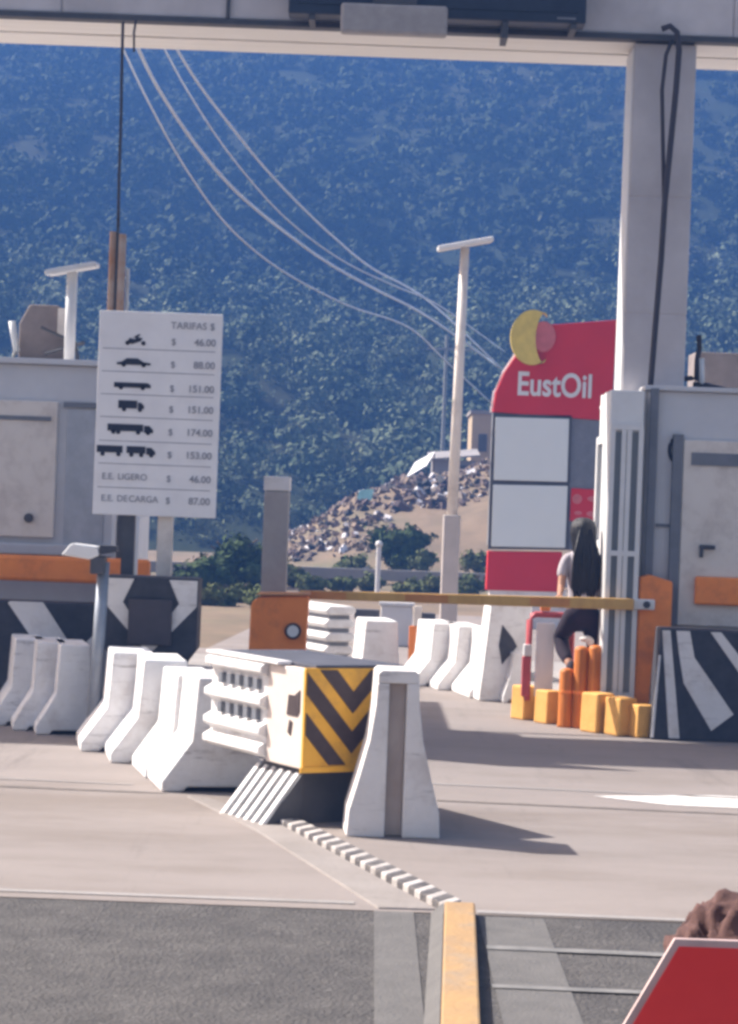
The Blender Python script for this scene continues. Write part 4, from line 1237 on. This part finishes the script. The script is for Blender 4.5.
# body
MB().prism(TP([(488, 545), (606, 552), (610, 421), (493, 412.5)]), 0.02, 0.34).build('body', M['greyd'], tt)
MB().prism(TP([(488, 549), (569, 550), (569, 483.5), (490, 483.5)]), -0.02, 0.018).build('frame', M['dark'], tt)
def pan(l, nm, m_, y0=-0.05, y1=-0.021):
    return MB().prism(TP(l), y0, y1).build(nm, m_, tt, bevel=0.02)
MB().prism(TP([(490, 483.2), (569.5, 483.2), (572, 415.5), (493, 413.5)]), -0.02, 0.018).build('frame', M['dark'], tt)
pan([(493.5, 480), (567, 482), (569, 419), (495.5, 417)], 'blank_panel', M['panelw'])
pan([(491, 546.5), (565, 548), (567.5, 486), (493, 484.5)], 'blank_panel', M['panelw'])
pr_ = pan([(569.5, 521), (604, 523), (605.5, 490), (571, 488)], 'price_panel', M['red'], -0.02, 0.018)
for (a, b, ww, h_) in ((577, 499, 5, 5), (594, 499, 7, 3), (578, 513, 4, 2), (593, 514, 7, 3)):
    x, z = TP([(a, b)])[0]
    MB().prism([(x + ww / 55 * math.cos(k * math.pi / 6), z + h_ / 55 * math.sin(k * math.pi / 6)) for k in range(12)], -0.03, -0.018).build('symbol', M['pink'], pr_)
MB().prism(TP([(488, 551), (562, 552), (562, 592), (486, 590)]), -0.03, 0.30).build('red_skirt', M['red'], tt, bevel=0.01)
z5 = TP([(525, 592)])[0][1]
MB().box(xl + 0.05, xr - 0.75, -0.01, 0.30, 0, z5 + 0.05).build('footing', M['wconc'], tt)
MB().box(xr - 0.62, xr - 0.15, 0.05, 0.32, 0, TP([(590, 552)])[0][1] + 0.02).build('footing', M['cream'], tt)

# ------------------------------------------------------------------ things around the right island
# white block with black arrow
g = grd(510, 702)
q0, q1 = at(491, 604, g.y), at(533, 604, g.y)
nbk = thing('nose_block', 'white splayed block with a black arrow mark beside the red hoop', 'barrier', ((q0.x + q1.x) / 2, g.y, 0), R(8))
hw = (q1.x - q0.x) / 2
T_ = q0.z
MB().prism([(-hw - 0.10, 0.0), (hw - 0.02, 0), (hw, T_), (-hw, T_)], 0, 0.4).build('block', M['white'], nbk, bevel=0.02)
MB().prism([(-hw + 0.14, T_ - 0.65), (-hw + 0.30, T_ - 0.45), (-hw + 0.25, T_ - 0.36), (-hw + 0.13, T_ - 0.22), (-hw + 0.10, T_ - 0.45)], -0.008, 0.003).build('arrow_mark', M['black'], nbk)
MB().box(-hw - 0.03, hw + 0.03, -0.03, 0.43, T_ + 0.003, T_ + 0.04).build('cap', M['wconc'], nbk, bevel=0.01)
g = grd(518, 703)
make_barrier('small white barrier with a bright sloping toe at the foot of the arrow block', (g.x - 0.02, g.y - 0.05, 0), R(10), G3, 0.4, 0.55, 0.15, 0.05, 0.30)

# red hoop and white board
q0 = at(530, 614, 21.75)
rh = thing('red_hoop', 'red pipe hoop guard around a white board on the island corner', 'guard hoop', (q0.x, 21.75, 0.0))
zt_ = q0.z
MB().tube([(0, 0, 0.2), (0, 0, zt_ - 0.06), (0.02, 0, zt_ - 0.02), (0.06, 0, zt_), (0.36, 0, zt_), (0.42, 0, zt_ - 0.05), (0.42, 0, 0.2)], 0.032, 10).build('pipe', M['redpipe'], rh, smooth=True)
MB().box(-0.06, 0.02, -0.05, 0.05, 0.24, zt_ - 0.42).build('sleeve', M['redpipe'], rh, bevel=0.01)
MB().box(-0.05, 0.03, -0.055, 0.055, zt_ - 0.415, zt_ - 0.30).build('band', M['wmetal'], rh, bevel=0.01)
MB().box(0.07, 0.25, -0.02, 0.02, 0.24, zt_ - 0.08).build('board', M['signw'], rh, bevel=0.01)
MB().box(0.10, 0.20, -0.03, 0.03, zt_ + 0.035, zt_ + 0.12).build('orange_lamp', M['orange'], rh, bevel=0.015)

# yellow kerb blocks
G4 = 'yellow blocks guarding the island corner'
y0 = MB().prism([(-0.10, 0), (0.10, 0), (0.09, 0.31), (-0.09, 0.31)], -0.10, 0.10).build('yellow_block', M['yblock'], bevel=0.015)
tag(y0, 'yellow concrete block below the red hoop, leftmost of the five', 'block', G4)
first = True
for (px, py, rz, lab, sc) in ((525, 719, 33, 'yellow concrete block below the red hoop, leftmost of the five', 1.08),
                              (548, 723, 33, 'yellow concrete block touching the left orange bollard', 1.04),
                              (597, 732, 35, 'yellow concrete block just right of the orange bollards', 1.2),
                              (620, 735, 33, 'yellow concrete block in front of the white barred window', 1.14),
                              (641, 737, 20, 'dull yellow block under the tall orange gate housing', 0.98)):
    g = grd(px, py)
    o = y0 if first else y0.copy()
    if not first:
        COL.objects.link(o)
    first = False
    o.location = (g.x, g.y, 0)
    o.rotation_euler.z = R(rz)
    o.scale = (sc, sc, sc)
    o['label'] = lab

# orange bollards
def bollard(px, py, top, lab, prev=None):
    g = grd(px, py)
    zt_ = at(px, top, g.y).z
    t = thing('orange_bollard', lab, 'bollard', (g.x, g.y, 0), 0, 'orange posts under the person')
    MB().lathe([(0.078, 0), (0.08, 0.02), (0.075, 0.04), (0.070, zt_ - 0.04), (0.060, zt_ - 0.012), (0.02, zt_)], 16).build('post', M['orangep'], t, smooth=True)
    rg = MB()
    for zz in (0.33,):
        rg.lathe([(0.0765, zz), (0.0765, zz + 0.03)], 16)
    rg.build('rib', M['orange'], t)
    return t
bollard(565, 727, 668, 'short orange post under the dangling foot, leftmost of the three')
bollard(579, 728, 646, 'slim orange post directly under the seated person, middle of the three')
bollard(593, 729, 645, 'slim orange post under the seated person, next to the yellow block')

# ------------------------------------------------------------------ person
pc = at(580, 560, 21.72)
person = thing('person', 'person with long black hair seen from behind, perched on orange posts at the gate arm', 'person', (pc.x, 21.42, IZ))
PH = 1.0
def skin(name, joints, edges, m_, parent, sub=2, root=0):
    me = bpy.data.meshes.new(name)
    me.from_pydata([j[0] for j in joints], edges, [])
    o = bpy.data.objects.new(name, me)
    COL.objects.link(o)
    bm = bmesh.new()
    bm.from_mesh(me)
    lay = bm.verts.layers.skin.verify()
    bm.verts.ensure_lookup_table()
    for i, j in enumerate(joints):
        r_ = j[1] if isinstance(j[1], tuple) else (j[1], j[1])
        bm.verts[i][lay].radius = r_
        bm.verts[i][lay].use_root = (i == root)
    bm.to_mesh(me)
    bm.free()
    sm = o.modifiers.new('skin', 'SKIN')
    sm.use_smooth_shade = True
    sd = o.modifiers.new('sub', 'SUBSURF')
    sd.levels = sd.render_levels = sub
    dg = bpy.context.evaluated_depsgraph_get()
    bpy.context.view_layer.update()
    dg = bpy.context.evaluated_depsgraph_get()
    me2 = bpy.data.meshes.new_from_object(o.evaluated_get(dg))
    bpy.data.objects.remove(o)
    me2.materials.clear()
    me2.materials.append(m_)
    me2.name = name
    o = bpy.data.objects.new(name, me2)
    COL.objects.link(o)
    o.parent = parent
    return o
J = [((0.02, 0, 0.88), (0.145, 0.11)), ((0.02, 0.0, 1.02), (0.125, 0.095)), ((0.01, 0.0, 1.18), (0.13, 0.095)), ((0.0, 0.0, 1.33), (0.13, 0.09)),      # 0-3 trunk
     ((0.0, 0.02, 1.43), (0.06, 0.06)), ((-0.005, 0.03, 1.50), (0.05, 0.05)), ((-0.005, 0.035, 1.57), (0.075, 0.085)), ((-0.005, 0.03, 1.65), (0.082, 0.095)), ((-0.005, 0.025, 1.72), (0.05, 0.06)),   # 4-8 neck, head
     # left arm (picture left) reaching towards the gate arm
     ((-0.16, 0.0, 1.37), (0.055, 0.055)), ((-0.20, -0.05, 1.20), (0.042, 0.042)), ((-0.215, -0.12, 1.08), (0.036, 0.036)), ((-0.245, -0.34, 1.01), (0.028, 0.026)),   # 9-12
     # right arm in front of her
     ((0.16, 0.01, 1.37), (0.055, 0.055)), ((0.19, 0.03, 1.20), (0.042, 0.042)), ((0.18, 0.06, 1.08), (0.036, 0.036)), ((0.10, 0.25, 1.06), (0.026, 0.026)),   # 13-16
     # legs
     ((-0.095, 0.05, 0.74), (0.092, 0.092)), ((-0.165, 0.26, 0.60), (0.066, 0.066)), ((-0.150, 0.16, 0.47), (0.060, 0.060)), ((-0.100, 0.00, 0.36), (0.042, 0.042)), ((-0.070, -0.09, 0.27), (0.036, 0.030)),
     ((0.10, 0.03, 0.74), (0.09, 0.09)), ((0.165, 0.12, 0.50), (0.064, 0.064)), ((0.185, 0.06, 0.34), (0.056, 0.056)), ((0.195, 0.02, 0.10), (0.038, 0.038)), ((0.20, 0.13, 0.035), (0.036, 0.028))]
E = [(0, 1), (1, 2), (2, 3), (3, 4), (4, 5), (5, 6), (6, 7), (7, 8), (3, 9), (9, 10), (10, 11), (11, 12), (3, 13), (13, 14), (14, 15), (15, 16),
     (0, 17), (17, 18), (18, 19), (19, 20), (20, 21), (0, 22), (22, 23), (23, 24), (24, 25), (25, 26)]
# hands with five fingers are grown from the wrists
def hand(wi, dirv, side):
    base = Vector(J[wi][0])
    f = Vector(dirv).normalized()
    sidev = Vector(side).normalized()
    dn = Vector((0, 0, -1))
    palm = len(J)
    J.append((tuple(base + f * 0.05), (0.034, 0.016)))
    E.append((wi, palm))
    for k_, (off, ln_) in enumerate(((-0.028, 0.060), (-0.010, 0.072), (0.009, 0.068), (0.027, 0.052))):
        i0 = len(J)
        b0_ = base + f * 0.085 + sidev * off
        J.append((tuple(b0_), 0.0095))
        J.append((tuple(b0_ + f * ln_ * 0.5 + dn * 0.012), 0.009))
        J.append((tuple(b0_ + f * ln_ * 0.75 + dn * 0.040), 0.0075))
        E.extend([(palm, i0), (i0, i0 + 1), (i0 + 1, i0 + 2)])
    i0 = len(J)
    J.append((tuple(base + f * 0.04 - sidev * 0.040 + dn * 0.008), 0.010))
    J.append((tuple(base + f * 0.075 - sidev * 0.055 + dn * 0.025), 0.0085))
    E.extend([(palm, i0), (i0, i0 + 1)])
hand(12, (-0.12, -1, 0.02), (1, -0.1, 0))
hand(16, (-0.4, 0.9, -0.1), (0.9, 0.4, 0))
body = skin('body', J, E, M['skin'], person)
# face parts (turned away from the camera)
fc_ = MB()
fc_.ball((-0.005, 0.128, 1.585), 0.016, 6, (0.8, 1.2, 1.5))
fc_.build('nose', M['skin'], person, smooth=True)
for sx in (-0.035, 0.03):
    MB().ball((sx, 0.112, 1.615), 0.013, 6).build('eye', M['wmetal'], person, smooth=True)
MB().ball((-0.003, 0.115, 1.545), 0.02, 6, (1.2, 0.5, 0.4)).build('mouth', M['pink'], person, smooth=True)
for sx in (-0.088, 0.078):
    MB().ball((sx, 0.03, 1.60), 0.026, 6, (0.5, 0.9, 1.3)).build('ear', M['skin'], person, smooth=True)
# hair: cap plus a long fall down the back, strands varied
hr = MB()
ring_n = 28
rows = []
prof = [(1.775, 0.03, 0.01), (1.765, 0.070, 0.005), (1.735, 0.100, 0.0), (1.68, 0.118, -0.01), (1.60, 0.122, -0.022), (1.52, 0.120, -0.040), (1.42, 0.120, -0.055), (1.30, 0.118, -0.065), (1.18, 0.108, -0.07), (1.09, 0.088, -0.07), (1.03, 0.06, -0.07), (0.99, 0.03, -0.07)]
vs, fs = [], []
for i, (z, r_, yo) in enumerate(prof):
    for k_ in range(ring_n):
        a = 2 * math.pi * k_ / ring_n
        wob = 1 + 0.06 * math.sin(k_ * 3.1 + i * 0.7) + 0.04 * math.sin(k_ * 7.3)
        sy = 1.0 if z > 1.70 else max(0.50, 1.0 - (1.70 - z) * 1.6)
        y = yo + r_ * sy * math.sin(a) * wob
        if z < 1.66 and math.sin(a) > 0.15:
            y = min(y, yo + 0.03)
        vs.append((-0.005 + r_ * math.cos(a) * wob + 0.035 * max(0, min(1, (1.6 - z) / 0.25)), y + 0.02, z + (0.02 * math.sin(k_ * 2.3) if i > 8 else 0)))
for i in range(len(prof) - 1):
    for k_ in range(ring_n):
        fs.append((i * ring_n + k_, i * ring_n + (k_ + 1) % ring_n, (i + 1) * ring_n + (k_ + 1) % ring_n, (i + 1) * ring_n + k_))
fs.append(tuple(range(ring_n)))
fs.append(tuple(range((len(prof) - 1) * ring_n, len(prof) * ring_n)))
hr.add(vs, fs)
for k_ in range(40):
    xx = random.uniform(-0.10, 0.155)
    hr.tube([(xx * 0.45, -0.085, 1.66), (xx, -0.118 - random.random() * 0.015, 1.38), (xx * random.uniform(0.85, 1.15), -0.118, 1.10), (xx * 0.7 + random.uniform(-.02, .02), -0.10, random.uniform(0.90, 1.04))], [0.012, 0.014, 0.012, 0.003], 5)
hr.build('hair', M['hair'], person, smooth=True)
def shell(name, rings, m_, n=24, cap=False):
    vs, fs = [], []
    for (cx_, cy_, z, rx, ry) in rings:
        for k_ in range(n):
            a = 2 * math.pi * k_ / n
            wob = 1 + 0.03 * math.sin(k_ * 2.7 + z * 20)
            vs.append((cx_ + rx * math.cos(a) * wob, cy_ + ry * math.sin(a) * wob, z))
    for i in range(len(rings) - 1):
        for k_ in range(n):
            fs.append((i * n + k_, i * n + (k_ + 1) % n, (i + 1) * n + (k_ + 1) % n, (i + 1) * n + k_))
    mb = MB()
    mb.add(vs, fs)
    o = mb.build(name, m_, person, smooth=True)
    return o
# sleeveless pale top
shell('top', [(0.02, 0, 0.98, 0.150, 0.118), (0.01, 0, 1.10, 0.148, 0.115), (0.005, 0, 1.22, 0.158, 0.118), (0.0, 0, 1.33, 0.172, 0.118), (0.0, 0.005, 1.40, 0.170, 0.10), (0.0, 0.015, 1.445, 0.10, 0.085), (0.0, 0.02, 1.455, 0.07, 0.07)], M['shirt'])
skin('sleeves', [((0.0, 0.0, 1.37), (0.07, 0.07)), ((-0.155, 0.0, 1.375), (0.070, 0.066)), ((-0.195, -0.03, 1.25), (0.060, 0.058)), ((-0.206, -0.055, 1.17), (0.058, 0.056)), ((0.16, 0.01, 1.375), (0.066, 0.064)), ((0.186, 0.025, 1.24), (0.058, 0.056))],
     [(0, 1), (1, 2), (2, 3), (0, 4), (4, 5)], M['shirt'], person)
# dark trousers following the legs
def grow(idx, f):
    return [(J[i][0], tuple(r * f + 0.008 for r in J[i][1])) for i in idx]
li = [0, 17, 18, 19, 20, 22, 23, 24, 25]
tj = grow(li, 1.14)
tj[0] = ((0.02, 0.0, 0.86), (0.165, 0.128))
tj.append(((0.02, 0.0, 0.97), (0.145, 0.115)))
skin('trousers', tj, [(0, 1), (1, 2), (2, 3), (3, 4), (0, 5), (5, 6), (6, 7), (7, 8), (0, 9)], M['jacket'], person)
MB().ball((-0.082, -0.05, 0.305), 0.060, 8, (0.8, 1.8, 1.3)).build('shoe', M['jacket'], person, smooth=True)
MB().ball((0.198, 0.07, 0.04), 0.06, 8, (0.8, 2.0, 0.65)).build('shoe', M['jacket'], person, smooth=True)
# pale cloth folded under the seat
MB().ball((0.05, -0.09, 0.600), 0.055, 8, (1.2, 1.1, 0.6)).ball((0.085, -0.12, 0.575), 0.035, 8, (1.2, 0.8, 1.2)).build('cloth', M['shorts'], person, smooth=True)

# ------------------------------------------------------------------ near the camera: red board and brown rock
Yr = 6.2
def RP(l):
    return [(at(a, b, Yr).x, at(a, b, Yr).z) for a, b in l]
out = RP([(615, 1040), (675, 939), (790, 943), (850, 1050), (790, 1150), (672, 1146)])
cxr = sum(p[0] for p in out) / 6
rbd = thing('warning_board', 'red warning board with a pale rim at the lower right corner', 'sign', (cxr, Yr, 0))
MB().prism([(x - cxr, z) for x, z in out], 0.0, 0.02).build('rim', mat('pale_rim', (0.62, 0.46, 0.44), 0.5), rbd)
czr = sum(p[1] for p in out) / 6
MB().prism([((x - cxr) * 0.93, czr + (z - czr) * 0.93) for x, z in out], -0.006, 0.003).build('face', M['redbright'], rbd)
MB().tube([(0, 0.05, 0), (0, 0.05, czr + 0.1)], 0.03, 10).build('post', M['greyd'], rbd)
MB().box(-0.25, 0.25, -0.12, 0.22, 0, 0.05).build('base', M['dark'], rbd)
rk = MB()
q0 = at(712, 900, 7.0)
bmr = bmesh.new()
bmesh.ops.create_icosphere(bmr, subdivisions=5, radius=1)
for v in bmr.verts:
    c_ = v.co.copy()
    k_ = 1 + 0.18 * mnoise.noise(c_ * 1.7) + 0.10 * mnoise.noise(c_ * 5) + 0.05 * mnoise.noise(c_ * 11)
    pit = mnoise.noise(c_ * 7 + Vector((4, 1, 9)))
    if pit > 0.30:
        k_ -= 0.22 * (pit - 0.30)
    s_ = Vector((abs(c_.x) ** 0.6 * math.copysign(1, c_.x), abs(c_.y) ** 0.7 * math.copysign(1, c_.y), abs(c_.z) ** 0.55 * math.copysign(1, c_.z)))
    v.co = Vector((s_.x * 0.22 * k_, s_.y * 0.22 * k_, s_.z * 0.47 * k_))
mer = bpy.data.meshes.new('brown_rock')
bmr.to_mesh(mer)
bmr.free()
mer.materials.append(M['rock'])
mer.polygons.foreach_set('use_smooth', [True] * len(mer.polygons))
ro = bpy.data.objects.new('brown_rock', mer)
COL.objects.link(ro)
ro.location = (at(743, 900, 7.0).x, 7.0, 0.35)
tag(ro, 'rough pitted brown rock standing behind the red warning board', 'rock')
